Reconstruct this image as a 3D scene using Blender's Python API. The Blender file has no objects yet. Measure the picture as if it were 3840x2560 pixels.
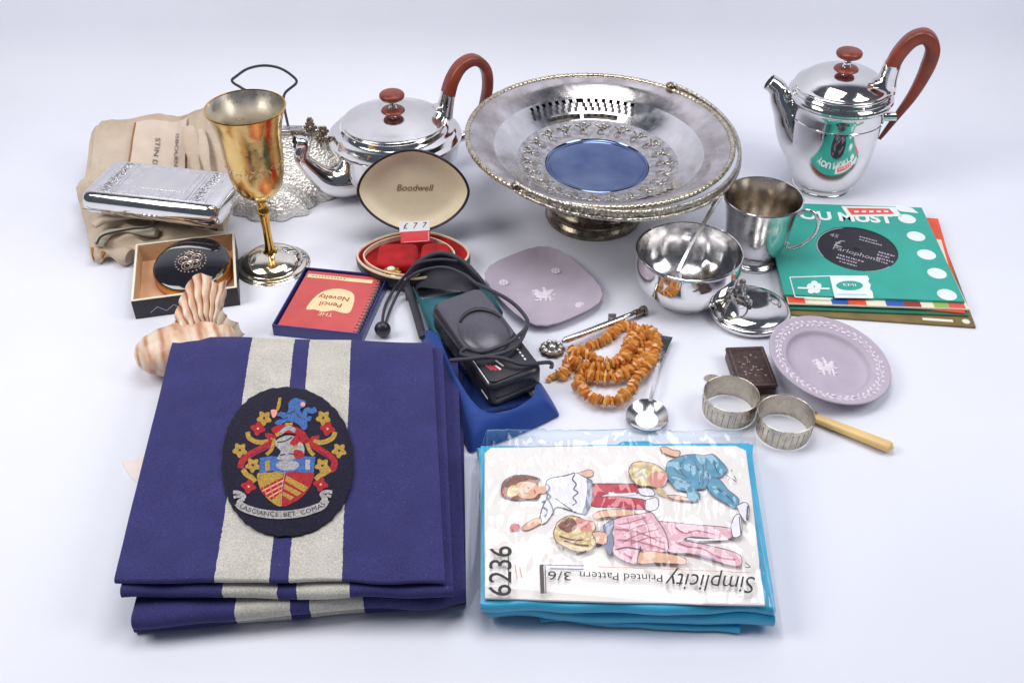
import bpy, math, random
import numpy as np
from mathutils import Vector, Matrix, noise
R = math.radians
random.seed(7)
S = bpy.context.scene
COL = S.collection

# ------------------------------------------------------------------ camera
FPX, TH, CH = 3866.0, R(38.85), 0.64          # focal length in px of a 3840 px wide frame, pitch, height
cam = bpy.data.cameras.new('camera'); camo = bpy.data.objects.new('camera', cam); COL.objects.link(camo)
camo.location = (0, 0, CH); camo.rotation_euler = (R(90) - TH, 0, 0)
cam.sensor_width = 36; cam.lens = FPX / 3840 * 36; cam.clip_start = 0.02; cam.clip_end = 50
S.camera = camo

# ------------------------------------------------------------------ light
w = bpy.data.worlds.new('World'); S.world = w; w.use_nodes = True
bg = w.node_tree.nodes['Background']; bg.inputs[0].default_value = (0.68, 0.77, 1.0, 1); bg.inputs[1].default_value = 0.12

def softbox(name, loc, aim, sx, sy, power, col):
    l = bpy.data.lights.new(name, 'AREA'); l.shape = 'RECTANGLE'; l.size = sx; l.size_y = sy; l.energy = power; l.color = col
    o = bpy.data.objects.new(name, l); COL.objects.link(o); o.location = loc
    o.rotation_euler = (Vector(aim) - Vector(loc)).to_track_quat('-Z', 'Y').to_euler()
    return o
softbox('softbox_key', (-0.92, 0.58, 0.98), (-0.05, 0.85, 0.0), 0.6, 0.65, 8.8, (1.0, 0.985, 0.97))
softbox('softbox_side', (1.00, 0.60, 0.95), (0.1, 0.88, 0.0), 0.55, 0.65, 6.2, (0.98, 0.985, 1.0))
softbox('softbox_top', (0.04, 0.84, 1.12), (0.02, 0.86, 0.0), 0.75, 0.5, 6.6, (0.985, 0.985, 1.0))
S.view_settings.view_transform = 'Standard'; S.view_settings.look = 'None'
S.view_settings.exposure = 0.0; S.view_settings.gamma = 1.0; S.view_settings.use_curve_mapping = False

# ------------------------------------------------------------------ photo pixel -> place (d: 2352 px wide frame)
_c, _s = math.cos(TH), math.sin(TH)
K = 3840 / 2352
def ray(x, y):
    a = (x * K - 1920) / FPX; b = (y * K - 1280) / FPX
    return Vector((a, _c - b * _s, -_s - b * _c))
def D(x, y, z=0.0):                      # where the line of sight meets height z
    d = ray(x, y); return Vector((0, 0, CH)) + d * ((z - CH) / d.z)
def V(x, y, yw):                         # where it meets the upright plane at distance yw
    d = ray(x, y); return Vector((0, 0, CH)) + d * (yw / d.y)
def RP(x, y, p0, n):                     # where it meets a given plane
    d = ray(x, y); o = Vector((0, 0, CH)); return o + d * ((p0 - o).dot(n) / d.dot(n))
def quad_fit(pts, z):
    TL, TR, BR, BL = [D(x, y, z) for x, y in pts]
    c = (TL + TR + BR + BL) / 4
    X = ((TR - TL) + (BR - BL)) / 2; Y = ((TL - BL) + (TR - BR)) / 2
    return c, math.atan2(X.y, X.x), X.length, Y.length

# ------------------------------------------------------------------ materials
def lin(c):
    return tuple(((v / 255) / 12.92 if v / 255 <= 0.04045 else ((v / 255 + 0.055) / 1.055) ** 2.4) for v in c[:3]) + (1,)
MATS = {}
def M(name, col, rough=0.5, metal=0.0, var=0.0, vscale=60, bump=0.0, bscale=200, bkind='noise', sheen=0.0, coat=0.0,
      col2=None, spec=0.5, rvar=0.0, sss=0.0, emis=None, detail=4, bdist=0.001):
    if name in MATS: return MATS[name]
    m = bpy.data.materials.new(name); m.use_nodes = True; t = m.node_tree; n = t.nodes; b = n['Principled BSDF']
    b.inputs['Base Color'].default_value = lin(col); b.inputs['Roughness'].default_value = rough
    b.inputs['Metallic'].default_value = metal; b.inputs['Specular IOR Level'].default_value = spec
    if sheen: b.inputs['Sheen Weight'].default_value = sheen; b.inputs['Sheen Roughness'].default_value = 0.4
    if coat: b.inputs['Coat Weight'].default_value = coat; b.inputs['Coat Roughness'].default_value = 0.08
    if sss:
        b.inputs['Subsurface Weight'].default_value = sss; b.inputs['Subsurface Scale'].default_value = 0.004
    tc = n.new('ShaderNodeTexCoord')
    if var or col2 or rvar:
        nz = n.new('ShaderNodeTexNoise'); nz.inputs['Scale'].default_value = vscale; nz.inputs['Detail'].default_value = detail
        t.links.new(tc.outputs['Object'], nz.inputs['Vector'])
        if var or col2:
            rp = n.new('ShaderNodeValToRGB'); t.links.new(nz.outputs['Fac'], rp.inputs['Fac'])
            l = lin(col); rp.color_ramp.elements[0].position = 0.32; rp.color_ramp.elements[1].position = 0.68
            if col2: rp.color_ramp.elements[0].color = l; rp.color_ramp.elements[1].color = lin(col2)
            else:
                rp.color_ramp.elements[0].color = tuple(v * (1 - var) for v in l[:3]) + (1,)
                rp.color_ramp.elements[1].color = tuple(min(1, v * (1 + var)) for v in l[:3]) + (1,)
            t.links.new(rp.outputs['Color'], b.inputs['Base Color'])
        if rvar:
            mr = n.new('ShaderNodeMapRange'); t.links.new(nz.outputs['Fac'], mr.inputs['Value'])
            mr.inputs['From Min'].default_value = 0.3; mr.inputs['From Max'].default_value = 0.7
            mr.inputs['To Min'].default_value = max(0.02, rough - rvar); mr.inputs['To Max'].default_value = rough + rvar
            t.links.new(mr.outputs['Result'], b.inputs['Roughness'])
    if bump:
        if bkind == 'voronoi':
            bz = n.new('ShaderNodeTexVoronoi'); bz.inputs['Scale'].default_value = bscale; out = bz.outputs['Distance']
        elif bkind == 'wave':
            bz = n.new('ShaderNodeTexWave'); bz.inputs['Scale'].default_value = bscale; bz.inputs['Distortion'].default_value = 1.5; out = bz.outputs['Fac']
        else:
            bz = n.new('ShaderNodeTexNoise'); bz.inputs['Scale'].default_value = bscale; bz.inputs['Detail'].default_value = 5; out = bz.outputs['Fac']
        t.links.new(tc.outputs['Object'], bz.inputs['Vector'])
        bp = n.new('ShaderNodeBump'); bp.inputs['Strength'].default_value = bump; bp.inputs['Distance'].default_value = bdist
        t.links.new(out, bp.inputs['Height']); t.links.new(bp.outputs['Normal'], b.inputs['Normal'])
    MATS[name] = m
    return m

SILVER = M('polished_silver', (228, 226, 224), 0.09, 1, rvar=0.07, vscale=55, var=0.05, bump=0.07, bscale=40, bdist=0.002, detail=8)
SILVER_W = M('worn_silver', (219, 217, 217), 0.2, 1, rvar=0.10, vscale=55, var=0.12, bump=0.12, bscale=160)
SILVER_D = M('dull_nickel', (176, 168, 152), 0.36, 1, rvar=0.10, vscale=150, var=0.2, bump=0.2, bscale=500)
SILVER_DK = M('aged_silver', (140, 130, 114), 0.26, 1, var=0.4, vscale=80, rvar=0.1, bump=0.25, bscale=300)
EMBOSS = M('embossed_silver', (230, 227, 222), 0.42, 0.75, rvar=0.1, vscale=90, bump=0.9, bscale=330, bkind='voronoi', var=0.12, bdist=0.0016)
ENGRAVE = M('engraved_silver', (230, 228, 228), 0.28, 1, rvar=0.12, vscale=120, bump=0.55, bscale=420, bdist=0.0012, var=0.12)
GOLD = M('gilt_metal', (214, 170, 84), 0.15, 1, rvar=0.05, vscale=60, var=0.12)
BRASS = M('brass_edge', (206, 164, 92), 0.25, 1, var=0.2, vscale=120)
BAKELITE = M('brown_bakelite', (128, 50, 30), 0.4, 0, var=0.35, vscale=38, coat=0.15, bump=0.08, bscale=300)
BLACK = M('black_card', (34, 33, 40), 0.45, var=0.2, vscale=200, bump=0.15, bscale=900)
HOLE = M('spout_bore', (14, 12, 12), 0.6)
INK = M('printing_ink', (44, 40, 42), 0.6)
INK_SOFT = M('faded_ink', (96, 88, 92), 0.7)

# ------------------------------------------------------------------ mesh helpers
def cr(pts, n=8, closed=False):
    P = [Vector(p) for p in pts]; out = []; N = len(P)
    rng = range(N) if closed else range(N - 1)
    for i in rng:
        if closed: a, b, c, d = P[(i - 1) % N], P[i], P[(i + 1) % N], P[(i + 2) % N]
        else: a, b, c, d = P[max(i - 1, 0)], P[i], P[i + 1], P[min(i + 2, N - 1)]
        for k in range(n):
            t = k / n
            out.append(0.5 * ((2 * b) + (c - a) * t + (2 * a - 5 * b + 4 * c - d) * t * t + (3 * b - a - 3 * c + d) * t ** 3))
    if not closed: out.append(P[-1])
    return out
def cr2(pts, n=6, closed=False):
    return [(v.x, v.y) for v in cr([(p[0], p[1], 0) for p in pts], n, closed)]
def nz(x, y, z=0.0, s=1.0, seed=0.0):
    return noise.noise(Vector((x * s + seed * 13.7, y * s - seed * 7.1, z * s + seed)))

class MB:
    def __init__(self): self.v = []; self.f = []; self.m = []; self.uv = None; self.col = None
    def add(self, v, f, mi=0):
        o = len(self.v); self.v += [Vector(p) for p in v]
        for q in f: self.f.append([i + o for i in q]); self.m.append(mi)
        return self
    def lathe(self, prof, seg=72, c=(0, 0, 0), sx=1, sy=1, mi=0, cap0=False, cap1=False, fn=None, skip=None):
        v = []; f = []
        for k, (r, z) in enumerate(prof):
            for j in range(seg):
                a = 2 * math.pi * j / seg; rr = r; zz = z
                if fn: rr, zz = fn(r, z, a, k)
                v.append((c[0] + rr * math.cos(a) * sx, c[1] + rr * math.sin(a) * sy, c[2] + zz))
        for k in range(len(prof) - 1):
            for j in range(seg):
                if skip and skip(k, j): continue
                j2 = (j + 1) % seg
                f.append((k * seg + j, k * seg + j2, (k + 1) * seg + j2, (k + 1) * seg + j))
        if cap0: f.append(tuple(range(seg))[::-1])
        if cap1: f.append(tuple((len(prof) - 1) * seg + j for j in range(seg)))
        return self.add(v, f, mi)
    def tube(self, path, r, seg=12, closed=False, cap=True, mi=0, flat=1.0, up=None):
        P = [Vector(p) for p in path]; n = len(P); v = []; f = []
        T = []
        for i in range(n):
            a = P[(i - 1) % n] if (closed or i > 0) else P[i]; b = P[(i + 1) % n] if (closed or i < n - 1) else P[i]
            d = (b - a); T.append(d.normalized() if d.length > 1e-9 else Vector((0, 0, 1)))
        u = Vector(up) if up else (Vector((0, 0, 1)) if abs(T[0].z) < 0.9 else Vector((1, 0, 0)))
        for i in range(n):
            t = T[i]
            if up: u = Vector(up)
            u = (u - t * u.dot(t))
            u = u.normalized() if u.length > 1e-6 else t.orthogonal().normalized()
            s = t.cross(u)
            rr = r(i / (n - 1 if not closed else n)) if callable(r) else r
            for j in range(seg):
                a = 2 * math.pi * j / seg
                v.append(P[i] + s * (math.cos(a) * rr) + u * (math.sin(a) * rr * flat))
        for i in range(n if closed else n - 1):
            for j in range(seg):
                j2 = (j + 1) % seg; i2 = (i + 1) % n
                f.append((i * seg + j, i * seg + j2, i2 * seg + j2, i2 * seg + j))
        if cap and not closed:
            f.append(tuple(range(seg))[::-1]); f.append(tuple((n - 1) * seg + j for j in range(seg)))
        return self.add(v, f, mi)
    def box(self, w_, d_, h_, c=(0, 0, 0), bev=0.0, mi=0, segs=3, rz=0.0, rbev=None):
        # box standing on c (centre of its base); rbev rounds the upright corners
        r = rbev if rbev is not None else bev
        pts = rrect(w_, d_, max(r, 1e-5), 6 if r > 0 else 1)
        rows = [(bev, 0)] if bev > 0 else [(0, 0)]
        if bev > 0:
            for k in range(1, segs + 1):
                a = math.pi / 2 * k / segs; rows.append((bev * (1 - math.sin(a)), bev * (1 - math.cos(a))))
            for k in range(segs + 1):
                a = math.pi / 2 * k / segs; rows.append((bev * (1 - math.cos(a)), h_ - bev + bev * math.sin(a)))
        else: rows.append((0, h_))
        n = len(pts); v = []; f = []
        cz, sz = math.cos(rz), math.sin(rz)
        for ins, z in rows:
            for x, y in pts:
                x2 = x - math.copysign(min(ins, abs(x)), x); y2 = y - math.copysign(min(ins, abs(y)), y)
                v.append((c[0] + x2 * cz - y2 * sz, c[1] + x2 * sz + y2 * cz, c[2] + z))
        for k in range(len(rows) - 1):
            for j in range(n):
                j2 = (j + 1) % n; f.append((k * n + j, k * n + j2, (k + 1) * n + j2, (k + 1) * n + j))
        f.append(tuple(range(n))[::-1]); f.append(tuple((len(rows) - 1) * n + j for j in range(n)))
        return self.add(v, f, mi)
    def prism(self, pts, z0, z1, mi=0):
        n = len(pts); v = [(x, y, z0) for x, y in pts] + [(x, y, z1) for x, y in pts]
        f = [tuple(range(n))[::-1], tuple(range(n, 2 * n))] + [(j, (j + 1) % n, n + (j + 1) % n, n + j) for j in range(n)]
        return self.add(v, f, mi)
    def grid(self, fn, nu, nv, mi=0, cu=False, cv=False, uv=False):
        v = []; f = []; U = nu if cu else nu + 1; W_ = nv if cv else nv + 1
        for i in range(U):
            for j in range(W_): v.append(fn(i / nu, j / nv))
        for i in range(nu):
            for j in range(nv):
                i2 = (i + 1) % U; j2 = (j + 1) % W_
                f.append((i * W_ + j, i2 * W_ + j, i2 * W_ + j2, i * W_ + j2))
        return self.add(v, f, mi)
    def ball(self, c, rx, ry=None, rz=None, nu=20, nv=12, fn=None, mi=0):
        ry = ry or rx; rz = rz or rx
        def g(u, v):
            a = 2 * math.pi * u; b = math.pi * (v - 0.5)
            k = fn(a, b) if fn else 1
            return (c[0] + rx * k * math.cos(a) * math.cos(b), c[1] + ry * k * math.sin(a) * math.cos(b), c[2] + rz * k * math.sin(b))
        return self.grid(g, nu, nv, mi, cu=True)
    def xf(self, mat, start=0):
        for i in range(start, len(self.v)): self.v[i] = mat @ self.v[i]
        return self
    def poly(self, pts3, mi=0):
        return self.add(pts3, [tuple(range(len(pts3)))], mi)

def rrect(w_, d_, r, n=6):
    out = []
    for cx, cy, a0 in ((w_ / 2 - r, d_ / 2 - r, 0), (-w_ / 2 + r, d_ / 2 - r, 90), (-w_ / 2 + r, -d_ / 2 + r, 180), (w_ / 2 - r, -d_ / 2 + r, 270)):
        for k in range(n + 1):
            a = R(a0 + 90 * k / n); out.append((cx + r * math.cos(a), cy + r * math.sin(a)))
    return out

WM = {}
def mesh_of(name, mb, mats, angle=38):
    me = bpy.data.meshes.new(name)
    me.from_pydata([tuple(p) for p in mb.v], [], mb.f)
    for m in (mats if isinstance(mats, (list, tuple)) else [mats]): me.materials.append(m)
    me.polygons.foreach_set('material_index', mb.m)
    if mb.uv:
        l = me.uv_layers.new(name='UVMap'); li = np.zeros(len(me.loops), dtype=np.int32); me.loops.foreach_get('vertex_index', li)
        l.data.foreach_set('uv', np.array(mb.uv, dtype=np.float32)[li].ravel())
    if mb.col:
        ca = me.color_attributes.new('Col', 'FLOAT_COLOR', 'POINT'); ca.data.foreach_set('color', np.array(mb.col, dtype=np.float32).ravel())
    me.update(); me.validate()
    if angle: me.shade_smooth(); me.set_sharp_from_angle(angle=R(angle))
    return me
def thing(name, label, cat, loc=(0, 0, 0), rz=0.0, group=None, mat=None):
    o = bpy.data.objects.new(name, None); COL.objects.link(o); o.empty_display_size = 0.02
    m = mat if mat else Matrix.Translation(Vector(loc)) @ Matrix.Rotation(rz, 4, 'Z')
    o.matrix_world = m; WM[o] = m.copy()
    o['label'] = label; o['category'] = cat
    if group: o['group'] = group
    return o
def part(name, mb, mats, parent, world=False, angle=38, label=None, loc=None):
    if world:
        inv = WM[parent].inverted(); mb.v = [inv @ p for p in mb.v]
    o = bpy.data.objects.new(name, mesh_of(name, mb, mats, angle)); COL.objects.link(o); o.parent = parent; WM[o] = WM[parent]
    if loc is not None: o.location = loc
    if label: o['label'] = label
    return o
def solo(name, mb, mats, label, cat, loc, rz=0.0, group=None, world=False, angle=38, mat=None, kind=None):
    m = mat if mat else Matrix.Translation(Vector(loc)) @ Matrix.Rotation(rz, 4, 'Z')
    if world:
        inv = m.inverted(); mb.v = [inv @ p for p in mb.v]
    o = bpy.data.objects.new(name, mesh_of(name, mb, mats, angle)); COL.objects.link(o); o.matrix_world = m; WM[o] = m.copy()
    if label: o['label'] = label
    if cat: o['category'] = cat
    if group: o['group'] = group
    if kind: o['kind'] = kind
    return o
def text_mb(s, size, mi=0, shear=0.0, xs=1.0, bold=0.0):
    cu = bpy.data.curves.new('t', 'FONT'); cu.body = s; cu.size = size; cu.align_x = 'CENTER'; cu.align_y = 'CENTER'; cu.shear = shear
    cu.offset = bold; cu.resolution_u = 3
    ob = bpy.data.objects.new('t', cu); COL.objects.link(ob)
    dg = bpy.context.evaluated_depsgraph_get(); dg.update()
    me = ob.evaluated_get(dg).to_mesh()
    mb = MB().add([(v.co.x * xs, v.co.y, 0) for v in me.vertices], [tuple(p.vertices) for p in me.polygons], mi)
    ob.evaluated_get(dg).to_mesh_clear(); bpy.data.objects.remove(ob); bpy.data.curves.remove(cu)
    return mb
def stroke2(path, wd, taper=None):
    # ribbon of 2-D quads along a path
    n = len(path); L = []; Rr = []
    for i in range(n):
        a = path[max(i - 1, 0)]; b = path[min(i + 1, n - 1)]
        dx, dy = b[0] - a[0], b[1] - a[1]; l = math.hypot(dx, dy) or 1
        k = wd / 2 * (taper(i / (n - 1)) if taper else 1)
        L.append((path[i][0] - dy / l * k, path[i][1] + dx / l * k)); Rr.append((path[i][0] + dy / l * k, path[i][1] - dx / l * k))
    return L + Rr[::-1], n
class Print:
    """flat print / embroidery traced in picture coordinates and laid on a surface by map(x, y, lift)"""
    def __init__(self, mp, step=5e-5): self.mp = mp; self.k = 0; self.step = step
    def lift(self): self.k += 1; return self.k * self.step
    def fill(self, mb, pts, mi=0, smooth=True):
        p = cr2(pts, 5, True) if smooth else pts; l = self.lift()
        mb.poly([self.mp(x, y, l) for x, y in p], mi); return self
    def line(self, mb, pts, wd, mi=0, smooth=True, taper=None):
        p = cr2(pts, 6) if smooth and len(pts) > 2 else pts; l = self.lift()
        o, n = stroke2(p, wd, taper)
        v = [self.mp(x, y, l) for x, y in o]
        mb.add(v, [(i, i + 1, 2 * n - 2 - i, 2 * n - 1 - i) for i in range(n - 1)], mi); return self
    def ell(self, mb, cx, cy, rx, ry, mi=0, n=28, rot=0, wob=0.0, lob=0):
        pts = []
        for i in range(n):
            a = 2 * math.pi * i / n; k = 1 + wob * math.cos(lob * a)
            x, y = rx * k * math.cos(a), ry * k * math.sin(a); c, s = math.cos(rot), math.sin(rot)
            pts.append((cx + x * c - y * s, cy + x * s + y * c))
        return self.fill(mb, pts, mi, smooth=False)

# ================================================================== SETTING
bd = MB()
prof = [(-0.9, 0.0)] + [(-0.9 + i * 0.3, 0.0) for i in range(1, 7)] + [(1.16, 0.0)]
y0, Rr_ = 1.225, 0.12
for k in range(13):
    a = R(84) * k / 12; prof.append((y0 + Rr_ * math.sin(a), Rr_ * (1 - math.cos(a))))
ly, lz = prof[-1]
for k in range(1, 8): prof.append((ly + 0.105 * k * 0.2, lz + 0.2 * k))
nx = 24
bd.grid(lambda u, v: (-2.2 + 4.4 * u, *prof[round(v * (len(prof) - 1))]), nx, len(prof) - 1)
PAPER_BG = M('white_backdrop_paper', (230, 231, 241), 0.55, var=0.015, vscale=7, bump=0.06, bscale=300, spec=0.3)
def specks(m):
    t = m.node_tree; n = t.nodes; b = n['Principled BSDF']; src = b.inputs['Base Color'].links[0].from_socket
    tc = n.new('ShaderNodeTexCoord'); vo = n.new('ShaderNodeTexVoronoi'); vo.inputs['Scale'].default_value = 11; t.links.new(tc.outputs['Object'], vo.inputs['Vector'])
    wn = n.new('ShaderNodeSeparateColor'); t.links.new(vo.outputs['Color'], wn.inputs[0])
    th = n.new('ShaderNodeMath'); th.operation = 'MULTIPLY'; th.inputs[1].default_value = 0.016; t.links.new(wn.outputs[0], th.inputs[0])
    lt = n.new('ShaderNodeMath'); lt.operation = 'LESS_THAN'; t.links.new(vo.outputs['Distance'], lt.inputs[0]); t.links.new(th.outputs[0], lt.inputs[1])
    mx = n.new('ShaderNodeMix'); mx.data_type = 'RGBA'; mx.inputs['B'].default_value = lin((150, 146, 156)); t.links.new(lt.outputs[0], mx.inputs['Factor']); t.links.new(src, mx.inputs['A'])
    t.links.new(mx.outputs['Result'], b.inputs['Base Color'])
specks(PAPER_BG)
o = solo('backdrop', bd, PAPER_BG, 'seamless white paper sweep under and behind everything', None, (0, 0, 0), kind='structure', angle=60)

# ================================================================== FOLDED SCARF
FELT = bpy.data.materials.new('striped_wool_felt'); FELT.use_nodes = True
def build_felt(m):
    t = m.node_tree; n = t.nodes; b = n['Principled BSDF']; b.inputs['Roughness'].default_value = 0.95
    b.inputs['Specular IOR Level'].default_value = 0.1
    b.inputs['Sheen Weight'].default_value = 0.12; b.inputs['Sheen Roughness'].default_value = 0.5
    uv = n.new('ShaderNodeUVMap'); tc = n.new('ShaderNodeTexCoord')
    wob = n.new('ShaderNodeTexNoise'); wob.inputs['Scale'].default_value = 260; t.links.new(tc.outputs['Object'], wob.inputs['Vector'])
    sp = n.new('ShaderNodeSeparateXYZ'); t.links.new(uv.outputs['UV'], sp.inputs['Vector'])
    ma = n.new('ShaderNodeMath'); ma.operation = 'MULTIPLY_ADD'; ma.inputs[1].default_value = 0.007; t.links.new(wob.outputs['Fac'], ma.inputs[0])
    t.links.new(sp.outputs['X'], ma.inputs[2])
    su = n.new('ShaderNodeMath'); su.operation = 'SUBTRACT'; su.inputs[1].default_value = 0.0035; t.links.new(ma.outputs[0], su.inputs[0])
    rp = n.new('ShaderNodeValToRGB'); rp.color_ramp.interpolation = 'CONSTANT'; e = rp.color_ramp.elements
    pur = lin((59, 58, 110)); gry = lin((198, 194, 184))
    e[0].position = 0; e[0].color = pur; e[1].position = 0.303; e[1].color = gry
    for p, c in ((0.466, pur), (0.524, gry), (0.686, pur)):
        x = e.new(p); x.color = c
    t.links.new(su.outputs[0], rp.inputs['Fac'])
    fib = n.new('ShaderNodeTexNoise'); fib.inputs['Scale'].default_value = 900; fib.inputs['Detail'].default_value = 3; t.links.new(tc.outputs['Object'], fib.inputs['Vector'])
    big = n.new('ShaderNodeTexNoise'); big.inputs['Scale'].default_value = 40; t.links.new(tc.outputs['Object'], big.inputs['Vector'])
    mr = n.new('ShaderNodeMapRange'); mr.inputs['To Min'].default_value = 0.62; mr.inputs['To Max'].default_value = 1.25
    ad = n.new('ShaderNodeMath'); ad.operation = 'MULTIPLY_ADD'; ad.inputs[1].default_value = 0.35; t.links.new(big.outputs['Fac'], ad.inputs[0])
    t.links.new(fib.outputs['Fac'], ad.inputs[2]); t.links.new(ad.outputs[0], mr.inputs['Value'])
    mr.inputs['From Min'].default_value = 0.4; mr.inputs['From Max'].default_value = 0.95
    mx = n.new('ShaderNodeMix'); mx.data_type = 'RGBA'; mx.blend_type = 'MULTIPLY'; mx.inputs['Factor'].default_value = 1
    t.links.new(rp.outputs['Color'], mx.inputs['A']); t.links.new(mr.outputs['Result'], mx.inputs['B'])
    # stray pale lint
    vo = n.new('ShaderNodeTexVoronoi'); vo.inputs['Scale'].default_value = 150; t.links.new(tc.outputs['Object'], vo.inputs['Vector'])
    lt = n.new('ShaderNodeMath'); lt.operation = 'LESS_THAN'; lt.inputs[1].default_value = 0.035; t.links.new(vo.outputs['Distance'], lt.inputs[0])
    m2 = n.new('ShaderNodeMix'); m2.data_type = 'RGBA'; m2.inputs['B'].default_value = lin((150, 148, 190))
    t.links.new(lt.outputs[0], m2.inputs['Factor']); t.links.new(mx.outputs['Result'], m2.inputs['A'])
    t.links.new(m2.outputs['Result'], b.inputs['Base Color'])
    bp = n.new('ShaderNodeBump'); bp.inputs['Strength'].default_value = 0.5; bp.inputs['Distance'].default_value = 0.0008
    t.links.new(fib.outputs['Fac'], bp.inputs['Height']); t.links.new(bp.outputs['Normal'], b.inputs['Normal'])
build_felt(FELT)

def fold_layer(corners, z0f, z1f, seed, name, parent, nu=90, nv=40, mat=FELT, wav=0.0012, us=(0, 1), yb=0.003, droop=0.0):
    """a folded slab of cloth: closed loop in v, wavy rounded front fold; corners TL,TR,BR,BL in plan"""
    TL, TR, BR, BL = [Vector((p[0], p[1])) for p in corners]
    mb = MB(); uv = []
    loop = []
    for k in range(nv + 1): loop.append((1 - k / nv, 1.0))                 # top surface, back to front
    for k in range(1, 8): a = math.pi * k / 8; loop.append((-math.sin(a), math.cos(a)))
    for k in range(nv + 1): loop.append((k / nv, -1.0))                    # underside
    for k in range(1, 8): a = math.pi * k / 8; loop.append((1 + math.sin(a), -math.cos(a)))
    n = len(loop)
    for i in range(nu + 1):
        u = i / nu
        for (s, q) in loop:
            sv = min(max(s, 0), 1); ov = s - sv
            B = BL.lerp(BR, u); T = TL.lerp(TR, u); p = B.lerp(T, sv); d = (T - B).normalized()
            zt = z1f(u, sv); zb = z0f(u, sv); h = (zt - zb) / 2; zm = (zt + zb) / 2
            x, y = p.x + d.x * ov * h * 0.8, p.y + d.y * ov * h * 0.8
            z = zm + q * h
            wv = nz(u * 6, seed, 0, 1, seed) * wav
            if sv < 0.15: z += wv * (1 - sv / 0.15) * 0.8; y += nz(u * 4, seed + 5) * yb * (1 - sv / 0.15)
            z += (nz(x, y, 0, 22, seed) * 0.0012 + nz(x, y, 0, 9, seed + 3) * 0.0012) * (1 if q > 0 else 0.2)
            z -= droop * max(0, 1 - sv / 0.12) ** 2
            mb.v.append(Vector((x, y, max(z, 0.0006)))); uv.append((u, s))
    for i in range(nu):
        for j in range(n):
            j2 = (j + 1) % n
            mb.f.append((i * n + j, (i + 1) * n + j, (i + 1) * n + j2, i * n + j2)); mb.m.append(0)
    mb.f.append(tuple(range(n))); mb.f.append(tuple(nu * n + j for j in range(n))[::-1]); mb.m += [0, 0]
    mb.uv = uv
    return part(name, mb, mat, parent, world=True, angle=50)

scarf = thing('folded_scarf', 'folded navy felt scarf with grey stripes and an oval crest patch', 'scarf', (-0.18, 0.60, 0))
ZT = 0.0425
L1 = [D(400, 767, ZT), D(992, 778, ZT), D(1022, 1329, ZT), D(262, 1326, ZT)]
def z1(u, v): return ZT + 0.0006 * math.sin(6 * u) - 0.004 * max(0, (v - 0.9) / 0.1) ** 2
fold_layer(L1, lambda u, v: ZT - 0.0046 - 0.004 * max(0, (v - 0.9) / 0.1), z1, 1.0, 'top_fold', scarf, wav=0.004, yb=0.006)
L2 = [L1[0] + Vector((0.012, -0.004, 0)), L1[1] + Vector((0.010, -0.006, 0)), D(1042, 1360, 0.03), D(282, 1364, 0.03)]
fold_layer(L2, lambda u, v: 0.0268 + 0.001 * math.sin(9 * u), lambda u, v: 0.0362, 2.0, 'middle_fold', scarf, wav=0.0035, yb=0.006)
L3 = [L1[0] + Vector((0.02, -0.004, 0)), L1[1] + Vector((0.024, -0.012, 0)), D(1070, 1374, 0.010), D(312, 1440, 0.010)]
fold_layer(L3, lambda u, v: 0.0095 + 0.002 * (1 - u), lambda u, v: 0.0246, 3.0, 'lower_fold', scarf, wav=0.003, yb=0.006)
L4 = [p + Vector((0.004, 0.001, 0)) for p in L3]; L4[3] = L3[3] + Vector((-0.003, 0.004, 0)); L4[2] = L3[2] + Vector((0.0, 0.003, 0))
fold_layer(L4, lambda u, v: 0.0004, lambda u, v: 0.0098, 4.0, 'bottom_fold', scarf, wav=0.0008)

# crest patch: traced in the coordinates of the enlarged crest (0..1439 x 0..1568)
def crest(x, y, l):
    p = D((800 + x * 0.38916) / K, (1420 + y * 0.38916) / K, ZT + 0.0026 + l); return p
PNAVY = M('patch_wool', (36, 34, 50), 0.95, sheen=0.2, var=0.25, vscale=400, bump=0.5, bscale=900, spec=0.1)
C_GOLD = M('gold_thread', (232, 180, 78), 0.75, var=0.38, vscale=700, bump=0.8, bscale=900, bkind='wave')
C_RED = M('red_thread', (214, 44, 56), 0.75, var=0.38, vscale=700, bump=0.8, bscale=900, bkind='wave')
C_BLUE = M('blue_thread', (86, 132, 208), 0.75, var=0.4, vscale=500, bump=0.8, bscale=900, bkind='wave')
C_WHITE = M('white_thread', (214, 208, 206), 0.75, var=0.38, vscale=600, bump=0.8, bscale=900, bkind='wave')
C_GREY = M('grey_thread', (150, 146, 156), 0.6, var=0.4, vscale=500)
C_DARK = M('dark_thread', (46, 38, 52), 0.8)
C_PINK = M('pink_thread', (226, 150, 130), 0.6, var=0.2, vscale=600)
pm = MB()
ring = []
for i in range(96):
    a = 2 * math.pi * i / 96; k = 1 + 0.004 * math.sin(23 * a) + 0.008 * math.sin(3 * a + 1) + 0.007 * math.sin(41 * a + 2 * math.sin(5 * a))
    ca, sa = math.cos(a), math.sin(a)
    ring.append((712 + 632 * k * math.copysign(abs(ca) ** 0.94, ca), 802 + 712 * k * math.copysign(abs(sa) ** 0.94, sa)))
top = [crest(x, y, 0) for x, y in ring]; edge = [crest(712 + (x - 712) * 1.012, 802 + (y - 802) * 1.012, -0.0008) for x, y in ring]
bot = [crest(712 + (x - 712) * 1.012, 802 + (y - 802) * 1.012, -0.0036) for x, y in ring]
n_ = 96
pm.add(top + edge + bot, [tuple(range(n_))[::-1]] + [(j, (j + 1) % n_, n_ + (j + 1) % n_, n_ + j) for j in range(n_)] + [(n_ + j, n_ + (j + 1) % n_, 2 * n_ + (j + 1) % n_, 2 * n_ + j) for j in range(n_)])
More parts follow.
